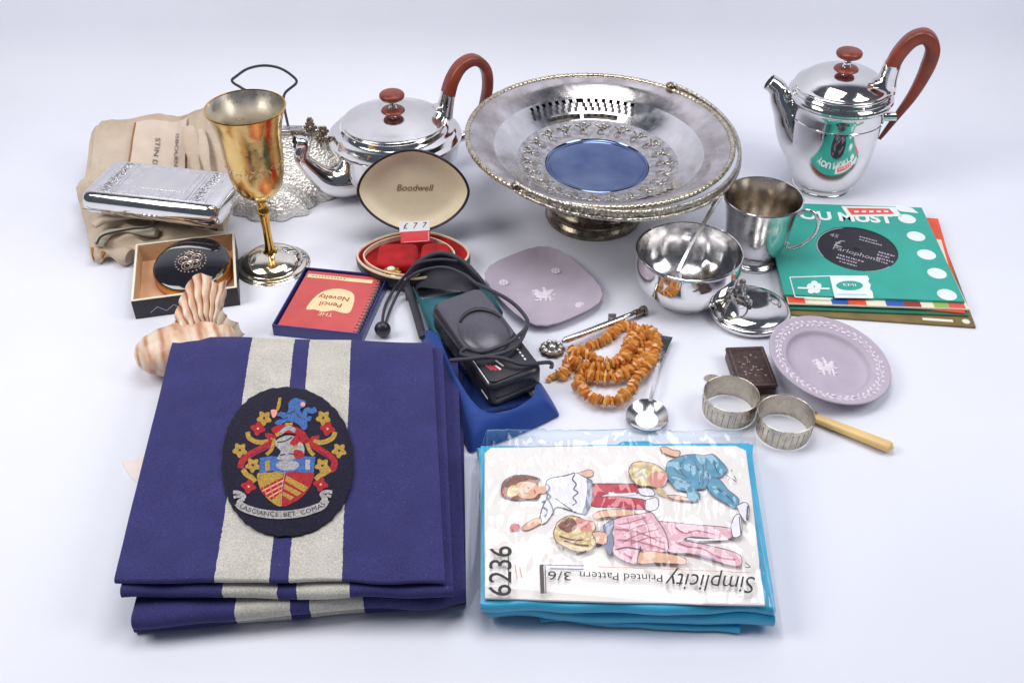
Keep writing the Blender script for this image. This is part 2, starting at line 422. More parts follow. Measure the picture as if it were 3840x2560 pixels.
patch = part('crest_patch', pm, PNAVY, scarf, world=True, label='oval navy patch embroidered with a coat of arms')
PR = Print(crest, 1.1e-5)
def emb(name, mats, items, label=None):
    mb = MB()
    for it in items:
        k = it[0]
        if k == 'f': PR.fill(mb, it[1], it[2] if len(it) > 2 else 0)
        elif k == 'p': PR.fill(mb, it[1], it[2] if len(it) > 2 else 0, smooth=False)
        elif k == 'l': PR.line(mb, it[1], it[2], it[3] if len(it) > 3 else 0)
        elif k == 'e': PR.ell(mb, *it[1:])
    part(name, mb, mats, patch, world=True, angle=0, label=label)
def taperline(mb, pts, wd, mi): PR.line(mb, pts, wd, mi, taper=lambda t: 0.35 + 1.0 * math.sin(math.pi * min(1, t * 0.9 + 0.1)))
emb('mantling', [C_GOLD, C_RED, C_DARK], [
    ('l', [(330, 510), (345, 565), (400, 600), (470, 612), (530, 600)], 46, 0), ('l', [(1175, 510), (1150, 565), (1090, 600), (1020, 612), (955, 590)], 46, 0),
    ('l', [(545, 540), (560, 610), (500, 650), (420, 690), (340, 735), (280, 790), (262, 860)], 62, 1),
    ('l', [(860, 530), (900, 600), (960, 640), (1040, 690), (1110, 735), (1165, 790), (1160, 850), (1130, 880)], 62, 1),
    ('l', [(560, 560), (585, 590), (560, 680), (510, 730)], 34, 0), ('l', [(900, 620), (930, 690), (970, 735)], 36, 0),
    ('l', [(500, 540), (560, 545), (590, 570)], 36, 1), ('l', [(1020, 560), (960, 570), (940, 600)], 34, 1),
    ('l', [(285, 870), (320, 920), (370, 950), (405, 990)], 50, 0), ('l', [(1130, 870), (1080, 900), (1030, 930), (985, 970)], 50, 0),
    ('l', [(360, 740), (440, 695), (520, 655)], 8, 2), ('l', [(1010, 690), (1080, 735), (1130, 790)], 8, 2)])
for cx, cy in ((490, 378), (1060, 375), (255, 685), (1212, 690), (380, 830), (1050, 835)):
    emb('gold_flower', [C_GOLD, C_DARK], [('e', cx, cy, 62, 62, 0, 30, 0.4, 0.22, 5), ('e', cx, cy, 13, 13, 1, 10)])
for cx, cy in ((430, 478), (1100, 480), (340, 1035), (1035, 1015)):
    emb('red_flower', [C_RED, C_PINK], [('e', cx, cy, 62, 58, 0, 30, 0.2, 0.22, 4), ('e', cx, cy, 12, 12, 1, 10)])
emb('shield', [C_BLUE, C_GOLD, C_RED, C_WHITE, C_GREY, C_PINK], [
    ('f', [(430, 905), (560, 900), (700, 880), (662, 1060), (655, 1222), (560, 1185), (480, 1100), (432, 1000)], 1),
    ('f', [(690, 880), (830, 895), (965, 895), (940, 1020), (870, 1120), (770, 1190), (655, 1222), (662, 1060)], 2),
    ('p', [(445, 1058), (690, 935), (672, 1000), (662, 1090), (560, 1165), (480, 1108)], 2),
    ('l', [(470, 1080), (680, 972)], 13, 5), ('l', [(505, 1108), (672, 1020)], 13, 5), ('l', [(535, 1140), (664, 1066)], 13, 5),
    ('l', [(540, 1010), (580, 1140)], 9, 1), ('l', [(610, 975), (640, 1100)], 9, 1), ('l', [(480, 1045), (520, 1120)], 9, 1),
    ('p', [(705, 930), (915, 1045), (875, 1088), (690, 980)], 1), ('p', [(685, 1010), (850, 1098), (808, 1128), (676, 1052)], 1),
    ('p', [(672, 1085), (780, 1140), (742, 1165), (664, 1120)], 1),
    ('p', [(445, 760), (560, 742), (720, 765), (860, 745), (985, 748), (968, 900), (880, 905), (790, 885), (690, 905), (560, 885), (440, 912)], 0),
    ('p', [(500, 790), (542, 782), (545, 872), (500, 885)], 1), ('p', [(888, 778), (932, 772), (930, 872), (886, 874)], 3),
    ('e', 715, 830, 112, 52, 4, 24), ('e', 715, 830, 80, 30, 3, 20), ('l', [(660, 850), (660, 810)], 16, 4), ('l', [(715, 852), (715, 805)], 16, 4), ('l', [(765, 850), (765, 812)], 16, 4),
    ('l', [(655, 1222), (660, 1060), (692, 890)], 7, 4)], label='quartered gold and red shield under a blue band')
emb('helmet', [C_WHITE, C_RED, C_GREY, C_GOLD, C_DARK], [
    ('f', [(610, 590), (700, 545), (800, 560), (870, 640), (862, 745), (740, 775), (615, 772), (650, 700), (598, 640)], 0),
    ('l', [(760, 640), (830, 560), (880, 600)], 70, 1), ('f', [(775, 690), (850, 690), (872, 750), (790, 765)], 1),
    ('l', [(640, 735), (740, 720), (810, 735)], 12, 4), ('l', [(615, 610), (690, 600), (760, 560)], 12, 4), ('l', [(700, 600), (730, 680), (700, 740)], 26, 2),
    ('l', [(740, 690), (800, 640)], 18, 3),
    ('f', [(560, 480), (640, 440), (760, 450), (870, 500), (880, 545), (720, 520), (600, 530)], 1),
    ('l', [(650, 520), (720, 470), (790, 500)], 40, 2), ('l', [(600, 545), (650, 520)], 36, 3), ('l', [(690, 435), (765, 432)], 26, 3)])
emb('lion', [C_BLUE, C_DARK, C_PINK], [
    ('f', [(590, 430), (620, 395), (665, 385), (650, 365), (612, 350), (640, 318), (705, 325), (725, 285), (722, 235), (760, 195), (800, 182), (850, 200), (890, 215), (885, 262), (835, 290), (850, 330), (862, 400), (900, 470), (865, 490), (820, 440), (760, 415), (700, 412), (640, 442)]),
    ('l', [(880, 470), (880, 400), (880, 340), (905, 300), (950, 310), (990, 290)], 52, 0), ('l', [(860, 380), (920, 390), (930, 360)], 36, 0),
    ('l', [(700, 335), (740, 330), (790, 300)], 8, 1), ('l', [(800, 330), (840, 380)], 8, 1), ('l', [(660, 390), (720, 370)], 8, 1), ('e', 862, 245, 22, 22, 2, 12)], label='blue rampant lion embroidered above the helmet')
emb('sword', [C_GOLD, C_PINK], [('p', [(628, 182), (655, 178), (652, 240), (632, 300), (600, 322), (612, 260)], 0), ('f', [(556, 300), (610, 300), (610, 345), (580, 375), (562, 350)], 1)])
scp = [(235, 1190), (270, 1225), (340, 1258), (480, 1295), (660, 1308), (850, 1288), (990, 1245), (1050, 1215), (1085, 1160)]
emb('motto_scroll', [C_WHITE, C_DARK], [('l', scp, 78, 0), ('l', [(295, 1150), (250, 1180), (240, 1200)], 40, 0), ('l', [(1060, 1120), (1085, 1150), (1085, 1175)], 34, 0),
     ('l', [(190, 1090), (250, 1095), (300, 1130), (270, 1160)], 34, 0), ('l', [(195, 1140), (240, 1130), (290, 1140)], 28, 0),
     ('l', [(1145, 1090), (1080, 1085), (1040, 1110), (1060, 1140)], 34, 0), ('l', [(1135, 1132), (1090, 1118)], 26, 0)])
# motto letters bent along the scroll
tm = text_mb('LASCIANCE  BET  COMAS', 62, xs=0.86)
path = cr2(scp, 10); seglen = [0]
for i in range(1, len(path)): seglen.append(seglen[-1] + math.hypot(path[i][0] - path[i - 1][0], path[i][1] - path[i - 1][1]))
xs_ = [v.x for v in tm.v]; x0_, x1_ = min(xs_), max(xs_); lift = PR.lift() + 4e-5
def along(q):
    s = 40 + (seglen[-1] - 80) * q
    for i in range(1, len(path)):
        if seglen[i] >= s:
            t = (s - seglen[i - 1]) / (seglen[i] - seglen[i - 1]); a, b = path[i - 1], path[i]
            dx, dy = b[0] - a[0], b[1] - a[1]; l = math.hypot(dx, dy); return a[0] + dx * t, a[1] + dy * t, dx / l, dy / l
    return path[-1][0], path[-1][1], 1, 0
nv = []
for v in tm.v:
    px, py, dx, dy = along((v.x - x0_) / (x1_ - x0_)); nv.append(crest(px + dy * v.y, py - dx * v.y, lift))
tm.v = nv; part('motto_lettering', tm, C_DARK, patch, world=True, angle=0)

# ================================================================== SEWING PATTERN, FABRIC, BAG
ez_f, ez_b = 0.0300, 0.0470
eTL, eTR, eBR, eBL = D(1113, 1026, ez_b), D(1712, 1024, ez_b), D(1758, 1388, ez_f), D(1114, 1372, ez_f)
ec = (eTL + eTR + eBR + eBL) / 4; eX = ((eTR - eTL) + (eBR - eBL)).normalized(); eN = eX.cross((eTL + eTR - eBL - eBR)).normalized(); eY = eN.cross(eX)
EM = Matrix((eX, eY, eN)).transposed().to_4x4(); EM.translation = ec
env = thing('pattern_envelope', 'white paper sewing pattern envelope printed with three children in play clothes', 'envelope', mat=EM)
PAPER = M('pattern_paper', (243, 237, 233), 0.7, var=0.02, vscale=30, bump=0.08, bscale=60)
inv = EM.inverted()
def e2(x, y): v = inv @ RP(x, y, ec, eN); return v.x, v.y
eo = cr2([e2(*p) for p in ((1113, 1040), (1113, 1200), (1114, 1372), (1300, 1378), (1500, 1383), (1757, 1388), (1745, 1300), (1726, 1130), (1713, 1034), (1690, 1024), (1400, 1023), (1128, 1028))], 1, True)
m_ = MB(); m_.prism(eo, -0.0022, 0.0)
part('paper_envelope', m_, PAPER, env, angle=30)
# print, traced in the coordinates of the enlarged envelope (2352 x 1398 for 1060 x 630 px)
ES = 1060 / 2352
def pr_env(x, y, l): return RP((1800 + x * ES) / K, (1650 + y * ES) / K, ec, eN) + eN * (0.00025 + l)
PE = Print(pr_env, 4e-5)
SKIN = M('printed_skin', (236, 188, 160), 0.7, var=0.06, vscale=200); HAIR_B = M('printed_brown_hair', (140, 98, 84), 0.7, var=0.35, vscale=300)
HAIR_Y = M('printed_blond_hair', (220, 196, 148), 0.7, var=0.28, vscale=300); WHITE_P = M('printed_white', (240, 238, 244), 0.7)
RED_P = M('printed_red', (198, 72, 84), 0.7, var=0.12, vscale=200); BLUE_P = M('printed_blue', (96, 158, 186), 0.7, var=0.14, vscale=160)
PINK_P = M('printed_pink', (232, 172, 186), 0.7, var=0.14, vscale=400, col2=(244, 206, 214)); PINK_D = M('printed_rose', (190, 112, 134), 0.7)
GREYB = M('printed_grey_blue', (150, 156, 178), 0.7, var=0.1, vscale=200); LINE = M('print_outline', (96, 90, 104), 0.7); BLUSH = M('printed_blush', (222, 150, 140), 0.7)
KM = [SKIN, HAIR_B, HAIR_Y, WHITE_P, RED_P, BLUE_P, PINK_P, PINK_D, GREYB, LINE, BLUSH]
def drawing(name, items, label):
    mb = MB()
    for it in items:
        if it[0] == 'f':
            PE.fill(mb, it[1], it[2])
            if len(it) > 3: PE.line(mb, it[1] + [it[1][0]], it[3], 9)
        elif it[0] == 'p': PE.fill(mb, it[1], it[2], smooth=False)
        elif it[0] == 'l': PE.line(mb, it[1], it[2], it[3] if len(it) > 3 else 9)
        elif it[0] == 'e': PE.ell(mb, *it[1:])
    part(name, mb, KM, env, world=True, angle=0, label=label)
drawing('printed_child', [
    ('f', [(930, 365), (1100, 362), (1310, 372), (1312, 440), (1180, 450), (1080, 440), (1000, 470), (1140, 470), (1375, 500), (1372, 575), (1150, 560), (925, 545), (915, 450)], 4, 7),
    ('l', [(1070, 440), (1150, 455), (1300, 445)], 20, 3), ('f', [(1310, 400), (1400, 395), (1450, 430), (1440, 465), (1340, 455)], 3, 6), ('f', [(1380, 500), (1470, 480), (1480, 560), (1420, 590), (1375, 575)], 3, 6),
    ('f', [(820, 270), (860, 262), (900, 248), (940, 262), (935, 300), (890, 312), (850, 310)], 0, 5),
    ('f', [(555, 340), (600, 315), (700, 300), (800, 275), (850, 300), (900, 330), (925, 420), (920, 520), (890, 590), (840, 615), (760, 590), (640, 560), (600, 620), (545, 690), (490, 700), (500, 640), (520, 560), (560, 470), (545, 400)], 3, 9),
    ('f', [(890, 330), (930, 340), (935, 450), (920, 540), (880, 615), (850, 610), (880, 520), (890, 430)], 8, 4),
    ('l', [(790, 285), (770, 330), (800, 370), (780, 410), (815, 440), (775, 480), (800, 520), (770, 545)], 10), ('l', [(630, 490), (700, 540), (770, 590)], 7), ('l', [(560, 480), (600, 560), (610, 620)], 8, 8),
    ('l', [(545, 360), (580, 400), (560, 440), (585, 480), (510, 520)], 12, 8), ('l', [(520, 560), (560, 590), (540, 640)], 14, 8),
    ('f', [(440, 660), (500, 650), (510, 690), (450, 730), (390, 755), (350, 745), (370, 710)], 0, 5),
    ('f', [(175, 430), (190, 360), (250, 310), (340, 296), (430, 305), (495, 330), (480, 365), (500, 440), (480, 500), (400, 500), (310, 505), (230, 490), (190, 470)], 1, 6),
    ('f', [(300, 380), (360, 350), (440, 360), (490, 385), (555, 400), (540, 445), (490, 450), (450, 485), (380, 492), (320, 470)], 0), ('f', [(240, 400), (290, 380), (330, 440), (270, 480), (225, 460)], 2),
    ('l', [(395, 400), (415, 410)], 9), ('l', [(370, 445), (392, 452)], 9), ('l', [(450, 420), (462, 450)], 9, 4), ('l', [(420, 425), (432, 432)], 7, 10),
    ('f', [(185, 430), (200, 445), (205, 475), (185, 465), (172, 450)], 4), ('f', [(250, 720), (285, 698), (325, 712), (325, 745), (285, 762), (252, 750)], 4)], 'printed child in white smock and red trousers')
drawing('printed_child', [
    ('f', [(1495, 70), (1540, 62), (1600, 90), (1660, 100), (1650, 145), (1590, 140), (1520, 110)], 0, 6),
    ('f', [(1850, 140), (1930, 125), (1990, 170), (2055, 250), (2030, 290), (1985, 320), (1900, 310), (1850, 230)], 5, 6),
    ('f', [(1880, 320), (1980, 330), (2060, 420), (2150, 500), (2120, 575), (2040, 530), (1940, 470), (1890, 400)], 5, 6),
    ('f', [(1560, 190), (1650, 150), (1740, 130), (1860, 140), (1880, 240), (1900, 330), (1870, 410), (1800, 420), (1830, 470), (1800, 515), (1720, 510), (1720, 440), (1640, 420), (1560, 330), (1545, 250)], 5, 6),
    ('l', [(1830, 150), (1860, 260), (1850, 400)], 7), ('l', [(1700, 170), (1660, 240), (1720, 330)], 6), ('l', [(1780, 180), (1830, 300), (1820, 380)], 6), ('l', [(1600, 220), (1640, 280), (1700, 300)], 5), ('l', [(1620, 330), (1690, 370), (1760, 360)], 5), ('l', [(1760, 430), (1790, 470)], 5), ('l', [(1940, 180), (1960, 250), (2000, 290)], 5), ('l', [(1960, 400), (2050, 470), (2110, 530)], 5),
    ('f', [(1550, 470), (1640, 470), (1730, 495), (1720, 515), (1600, 500)], 0, 5), ('f', [(1480, 400), (1540, 440), (1530, 480), (1470, 440)], 2),
    ('f', [(1232, 270), (1270, 205), (1360, 190), (1460, 215), (1520, 260), (1560, 300), (1540, 370), (1470, 400), (1400, 395), (1320, 390), (1260, 340)], 2, 6),
    ('f', [(1420, 290), (1500, 270), (1555, 300), (1540, 370), (1480, 410), (1430, 390), (1400, 350)], 10), ('l', [(1260, 300), (1330, 260), (1400, 230)], 8, 8), ('l', [(1290, 330), (1350, 300), (1380, 350)], 12, 8),
    ('f', [(2130, 560), (2200, 530), (2235, 570), (2230, 660), (2200, 690), (2150, 610)], 3, 7), ('l', [(2225, 560), (2215, 680)], 14, 9),
    ('l', [(2090, 260), (2090, 275)], 9), ('l', [(2040, 300), (2080, 330), (2130, 360)], 6), ('l', [(2070, 330), (2060, 350)], 6), ('l', [(2110, 310), (2130, 350)], 6)], 'printed child crouching in blue suit')
drawing('printed_child', [
    ('f', [(930, 640), (980, 610), (1050, 595), (1150, 590), (1270, 600), (1275, 645), (1150, 650), (1040, 655), (960, 670)], 0, 5),
    ('f', [(1480, 690), (1600, 700), (1800, 720), (2080, 750), (2078, 835), (1900, 830), (1750, 820), (1700, 850), (1850, 880), (2060, 930), (2165, 980), (2160, 1060), (2050, 1050), (1900, 1000), (1750, 960), (1560, 940), (1530, 800)], 6, 6),
    ('l', [(1720, 835), (1850, 845), (2060, 838)], 16, 3), ('l', [(1620, 740), (1700, 790), (1800, 770), (1950, 800)], 12, 7), ('l', [(1620, 860), (1720, 900), (1850, 920), (1980, 990), (2120, 1010)], 14, 7), ('l', [(1800, 965), (1950, 1010)], 16, 8),
    ('f', [(1100, 680), (1200, 650), (1330, 630), (1420, 620), (1470, 680), (1530, 770), (1560, 860), (1550, 940), (1440, 950), (1330, 930), (1310, 1020), (1270, 1045), (1180, 1015), (1110, 960), (1090, 850), (1080, 750)], 6, 7),
    ('l', [(1150, 720), (1250, 700), (1380, 660)], 8, 7), ('l', [(1180, 800), (1300, 740), (1440, 700)], 8, 7), ('l', [(1180, 870), (1320, 800), (1480, 760)], 8, 7), ('l', [(1250, 880), (1400, 830), (1510, 830)], 8, 7), ('l', [(1120, 930), (1220, 910), (1320, 925), (1330, 900)], 10), ('l', [(1190, 960), (1260, 1000)], 18, 7),
    ('f', [(1330, 945), (1420, 940), (1540, 960), (1660, 985), (1710, 1010), (1700, 1050), (1600, 1045), (1450, 1040), (1310, 1040)], 0, 5), ('l', [(1340, 950), (1430, 935)], 12, 7),
    ('f', [(1020, 740), (1060, 700), (1110, 690), (1100, 800), (1110, 880), (1080, 975), (1030, 900), (1050, 830)], 8, 5),
    ('f', [(930, 790), (990, 780), (1050, 800), (1050, 880), (980, 880), (930, 850)], 0, 5),
    ('f', [(610, 800), (640, 710), (720, 655), (800, 655), (880, 690), (940, 700), (960, 760), (930, 800), (960, 860), (930, 930), (860, 950), (780, 940), (690, 900), (630, 860)], 2, 7),
    ('f', [(650, 730), (720, 665), (790, 690), (800, 750), (740, 790), (680, 770)], 1), ('f', [(800, 670), (870, 680), (930, 700), (930, 770), (860, 780), (810, 740)], 10), ('l', [(830, 710), (850, 715)], 8), ('l', [(870, 735), (885, 745)], 7), ('l', [(905, 715), (915, 735)], 8, 4), ('l', [(1120, 760), (1300, 780), (1530, 880)], 6, 7), ('l', [(1130, 850), (1300, 860), (1540, 930)], 6, 7), ('l', [(1220, 670), (1250, 780), (1260, 900)], 6, 7), ('l', [(1340, 640), (1400, 760), (1420, 930)], 6, 7), ('l', [(700, 860), (800, 890), (900, 900)], 14, 1), ('l', [(660, 820), (760, 850), (860, 850)], 10, 1), ('l', [(800, 970), (850, 960), (880, 940)], 8),
    ('f', [(2080, 740), (2110, 660), (2150, 640), (2170, 700), (2165, 810), (2100, 830)], 3, 7), ('l', [(2150, 660), (2165, 820)], 9), ('l', [(2200, 1040), (2240, 1080), (2200, 1080)], 7), ('l', [(2320, 1040), (2320, 1090)], 8)], 'printed child with blond hair in pink checked suit')
fr = MB()
for pts, wd, mi in (([(510, 1065), (520, 1300)], 34, 0), ([(540, 1070), (548, 1300)], 8, 0), ([(500, 1062), (860, 1070)], 6, 0), ([(980, 1078), (1500, 1095), (2250, 1128)], 5, 1),
                    ([(235, 930), (240, 1275)], 8, 0), ([(60, 932), (240, 935)], 5, 1), ([(290, 1060), (310, 1180)], 5, 1), ([(330, 1080), (350, 1170)], 7, 1), ([(580, 1095), (860, 1102)], 12, 2)):
    PE.line(fr, pts, wd, mi, smooth=False)
part('printed_frame', fr, [INK_SOFT, BLUSH, GREYB], env, world=True, angle=0)
def env_text(s, size, pts, rot, shear=0, xs=1, mat=INK, name='lettering', bold=0):
    t = text_mb(s, size, shear=shear, xs=xs, bold=bold); c = inv @ pr_env(*pts, PE.lift())
    t.xf(Matrix.Translation(c) @ Matrix.Rotation(rot, 4, 'Z')); part(name, t, mat, env, angle=0)
env_text('6236', 0.0235, (180, 1112), R(90), xs=0.92, name='pattern_number', bold=0.0001)
env_text('Simplicity', 0.0200, (1930, 1208), R(177.5), shear=0.35, xs=0.84, name='title_lettering', bold=-0.00008)
env_text('Printed Pattern', 0.0088, (1170, 1160), R(178), xs=1.12, name='subtitle_lettering')
env_text('3/6', 0.0105, (662, 1152), R(179), xs=1.35, name='price_lettering')

SATIN = M('turquoise_satin', (48, 166, 206), 0.36, var=0.1, vscale=30, spec=0.6, bump=0.45, bscale=38, sheen=0.2, bdist=0.004)
fab = thing('folded_fabric', 'folded turquoise satin fabric under the pattern envelope', 'fabric', (0.08, 0.53, 0))
f1 = [D(1104, 1030, 0.042), D(1722, 1022, 0.042), D(1778, 1404, 0.020), D(1104, 1392, 0.022)]
def rise(a, b): return lambda u, v: a + (b - a) * v
fold_layer(f1, rise(0.018, 0.030), rise(0.0262, 0.0432), 6.0, 'upper_fold', fab, mat=SATIN, wav=0.0028, yb=0.006)
f2 = [D(1100, 1034, 0.03), D(1725, 1026, 0.03), D(1776, 1424, 0.010), D(1120, 1402, 0.012)]
fold_layer(f2, rise(0.006, 0.014), rise(0.0182, 0.030), 7.0, 'middle_fold', fab, mat=SATIN, wav=0.0022, yb=0.007)
f3 = [D(1098, 1040, 0.01), D(1728, 1032, 0.01), D(1700, 1446, 0.004), D(1240, 1420, 0.004)]
fold_layer(f3, lambda u, v: 0.0008, rise(0.0066, 0.0142), 8.0, 'lower_fold', fab, mat=SATIN, wav=0.0010, yb=0.004)
tb = MB(); tp = [D(x, y, 0.043) for x, y in ((1418, 1022), (1500, 1021), (1522, 1030), (1400, 1030))]
p1, p2 = D(1430, 1013, 0.040), D(1490, 1012, 0.040)
tb.add([tp[3], tp[2], p2, p1, tp[3] - Vector((0, 0, .004)), tp[2] - Vector((0, 0, .004)), p2 - Vector((0, 0, .004)), p1 - Vector((0, 0, .004))], [(0, 1, 2, 3), (4, 7, 6, 5), (0, 4, 5, 1), (1, 5, 6, 2), (2, 6, 7, 3), (3, 7, 4, 0)])
part('fabric_corner', tb, SATIN, fab, world=True)

PLASTIC = bpy.data.materials.new('clear_polythene'); PLASTIC.use_nodes = True
def build_plastic(m):
    t = m.node_tree; n = t.nodes; n.remove(n['Principled BSDF']); out = n['Material Output']
    tr = n.new('ShaderNodeBsdfTransparent'); tr.inputs[0].default_value = (0.985, 0.987, 0.99, 1)
    gl = n.new('ShaderNodeBsdfGlossy'); gl.inputs['Roughness'].default_value = 0.10; gl.inputs[0].default_value = (1, 1, 1, 1)
    fr = n.new('ShaderNodeLayerWeight'); fr.inputs['Blend'].default_value = 0.5
    pw = n.new('ShaderNodeMath'); pw.operation = 'POWER'; pw.inputs[1].default_value = 3.0; t.links.new(fr.outputs['Facing'], pw.inputs[0])
    fa = n.new('ShaderNodeMath'); fa.operation = 'MULTIPLY_ADD'; fa.inputs[1].default_value = 0.6; fa.inputs[2].default_value = 0.045; t.links.new(pw.outputs[0], fa.inputs[0])
    tc = n.new('ShaderNodeTexCoord'); nzn = n.new('ShaderNodeTexNoise'); nzn.inputs['Scale'].default_value = 45; nzn.inputs['Detail'].default_value = 6
    t.links.new(tc.outputs['Object'], nzn.inputs['Vector'])
    bp = n.new('ShaderNodeBump'); bp.inputs['Strength'].default_value = 0.16; bp.inputs['Distance'].default_value = 0.002
    t.links.new(nzn.outputs['Fac'], bp.inputs['Height']); t.links.new(bp.outputs['Normal'], gl.inputs['Normal']); t.links.new(bp.outputs['Normal'], fr.inputs['Normal'])
    mx = n.new('ShaderNodeMixShader'); t.links.new(fa.outputs[0], mx.inputs['Fac']); t.links.new(tr.outputs[0], mx.inputs[1]); t.links.new(gl.outputs[0], mx.inputs[2])
    t.links.new(mx.outputs[0], out.inputs['Surface'])
build_plastic(PLASTIC)
bTL, bTR, bBR, bBL = D(1085, 1002, 0), D(1735, 1004, 0), D(1800, 1468, 0), D(1070, 1408, 0)
def env_z(x, y): return ec.z - ((x - ec.x) * eN.x + (y - ec.y) * eN.y) / eN.z
def bagf(u, v):
    p = bBL.lerp(bBR, u).lerp(bTL.lerp(bTR, u), v); x, y = p.x, p.y
    q = inv @ Vector((x, y, env_z(x, y)))
    dx = max(0, abs(q.x) - 0.103); dy = max(0, abs(q.y + 0.003) - 0.087) ; d = math.hypot(dx, dy)
    h = env_z(x, y) + 0.0022
    if q.y < -0.075: h -= 0.010 * min(1, (-0.075 - q.y) / 0.02)
    k = max(0, 1 - d / 0.014); k = k * k * (3 - 2 * k)
    r1 = abs(nz(x, y, 0, 42, 3)); r2 = abs(nz(x * 1.5, y * 0.5, 0, 90, 5))
    edge = min(1, 4 * min(u, 1 - u, v, 1 - v) + 0.05)
    cr_ = (0.0045 * (1 - r1 * 2.2) ** 2 + 0.003 * (1 - r2 * 2)) * (0.25 + 0.75 * min(1, d / 0.006 + 0.15))
    return Vector((x, y, max(0.0008, h * k + max(cr_, 0) * edge + 0.0008)))
bb = MB(); bb.grid(bagf, 150, 110)
bb.add([Vector((p.x, p.y, 0.0003)) for p in (bBL, bBR, bTR, bTL)], [(0, 1, 2, 3)])
solo('plastic_bag', bb, PLASTIC, 'crinkled clear plastic bag around the sewing pattern and turquoise fabric', 'bag', (0.08, 0.53, 0), world=True, angle=80)

# ================================================================== GOBLET
def spl(prof, n=6): return [(v.x, v.y) for v in cr([(r, z, 0) for r, z in prof], n)]
g0 = D(1023 / K, 993 / K, 0)
gob = thing('goblet', 'tall gilt goblet with silver bowl lining and domed foot', 'goblet', g0)
go = [(r * (1 - 0.05 * min(1, max(0, (z - 0.10) / 0.05))), z) for r, z in spl([(0.0052, 0.081), (0.0085, 0.0845), (0.0165, 0.0895), (0.0232, 0.098), (0.0277, 0.112), (0.0305, 0.132), (0.0322, 0.150), (0.0345, 0.166), (0.0385, 0.179), (0.0412, 0.1862)])]
GILT_ENG = M('engraved_gilt', (222, 188, 122), 0.2, 1, rvar=0.08, vscale=70, bump=0.22, bscale=200, var=0.15)
m_ = MB(); m_.lathe(go, 96); part('bowl', m_, GILT_ENG, gob)
gi = [(r - 0.0009, z + 0.0003) for r, z in go if r > 0.009]; gi = [(0.0004, gi[0][1] + 0.0008)] + gi
m_ = MB(); m_.lathe(gi, 96, fn=lambda r, z, a, k: (r * (1 + 0.004 * math.sin(9 * a)), z)); part('bowl_lining', m_, M('satin_silver_lining', (232, 226, 214), 0.30, 1, rvar=0.12, vscale=60), gob)
m_ = MB(); m_.tube([(0.0389 * math.cos(a), 0.0389 * math.sin(a), 0.1864) for a in [2 * math.pi * i / 96 for i in range(96)]], 0.0009, 8, closed=True); part('rim', m_, GOLD, gob)
m_ = MB(); m_.lathe(spl([(0.009, 0.0155), (0.0062, 0.019), (0.0048, 0.027), (0.0042, 0.045), (0.0050, 0.062), (0.0066, 0.068), (0.0046, 0.0735), (0.0050, 0.078), (0.0066, 0.0815), (0.0050, 0.084)]), 40); part('stem', m_, GOLD, gob)
m_ = MB(); m_.lathe(spl([(0.0, 0.0), (0.0375, 0.0), (0.0383, 0.0014), (0.0372, 0.003), (0.034, 0.0042), (0.0325, 0.0052), (0.030, 0.009), (0.024, 0.0128), (0.0165, 0.0152), (0.009, 0.0165), (0.005, 0.018)]), 96)
FOOTM = M('gilt_worn_silver', (226, 225, 222), 0.10, 1, col2=(218, 206, 176), vscale=14, rvar=0.05); part('foot', m_, FOOTM, gob)
# engraved vine round the bowl
m_ = MB()
for i in range(14):
    a = 2 * math.pi * i / 14; r = 0.0312
    for k in range(5):
        aa = a + (k - 2) * 0.085; zz = 0.1285 + 0.0035 * math.sin(k * 2 + i); st = len(m_.v); m_.ball((0, 0, 0), 0.0004, 0.0008, 0.0020, 8, 6)
        m_.xf(Matrix.Translation((0.0293 * math.cos(aa), 0.0293 * math.sin(aa), zz)) @ Matrix.Rotation(aa, 4, 'Z') @ Matrix.Rotation(0.7 * (1 if k % 2 else -1), 4, 'X'), st)
part('engraved_vine', m_, M('pale_gilt', (232, 214, 170), 0.3, 1), gob)

# ================================================================== TEAPOT
def spout_handle_frame(c, tip):
    d = Vector((tip.x - c.x, tip.y - c.y, 0)); return d.length, math.atan2(d.y, d.x)
t0 = Vector((-0.1375, 1.095, 0)); tip = D(686, 330, 0.086)
dl, da = spout_handle_frame(t0, tip)
tea = thing('teapot', 'squat silver teapot with stepped lid and brown handle', 'teapot', t0, rz=da)
bp_ = [(0.0, 0.0), (0.052, 0.0), (0.054, 0.002), (0.060, 0.012), (0.0685, 0.032), (0.0735, 0.050), (0.0765, 0.0635), (0.0778, 0.0665), (0.0785, 0.0690), (0.0778, 0.0712),
       (0.0745, 0.0722), (0.0720, 0.0735), (0.0712, 0.0765), (0.0705, 0.0785), (0.0680, 0.0800), (0.0650, 0.0806), (0.0630, 0.0822), (0.0622, 0.0850), (0.0612, 0.0866), (0.0590, 0.0872)]
m_ = MB(); m_.lathe(bp_, 120); part('body', m_, SILVER, tea)
lp = [(0.0590, 0.0865), (0.0596, 0.0885), (0.0580, 0.0898), (0.052, 0.0918), (0.043, 0.0948), (0.032, 0.0978), (0.020, 0.0998), (0.010, 0.1008), (0.0, 0.1010)]
m_ = MB(); m_.lathe(spl(lp, 4), 120); lid = part('lid', m_, SILVER, tea)
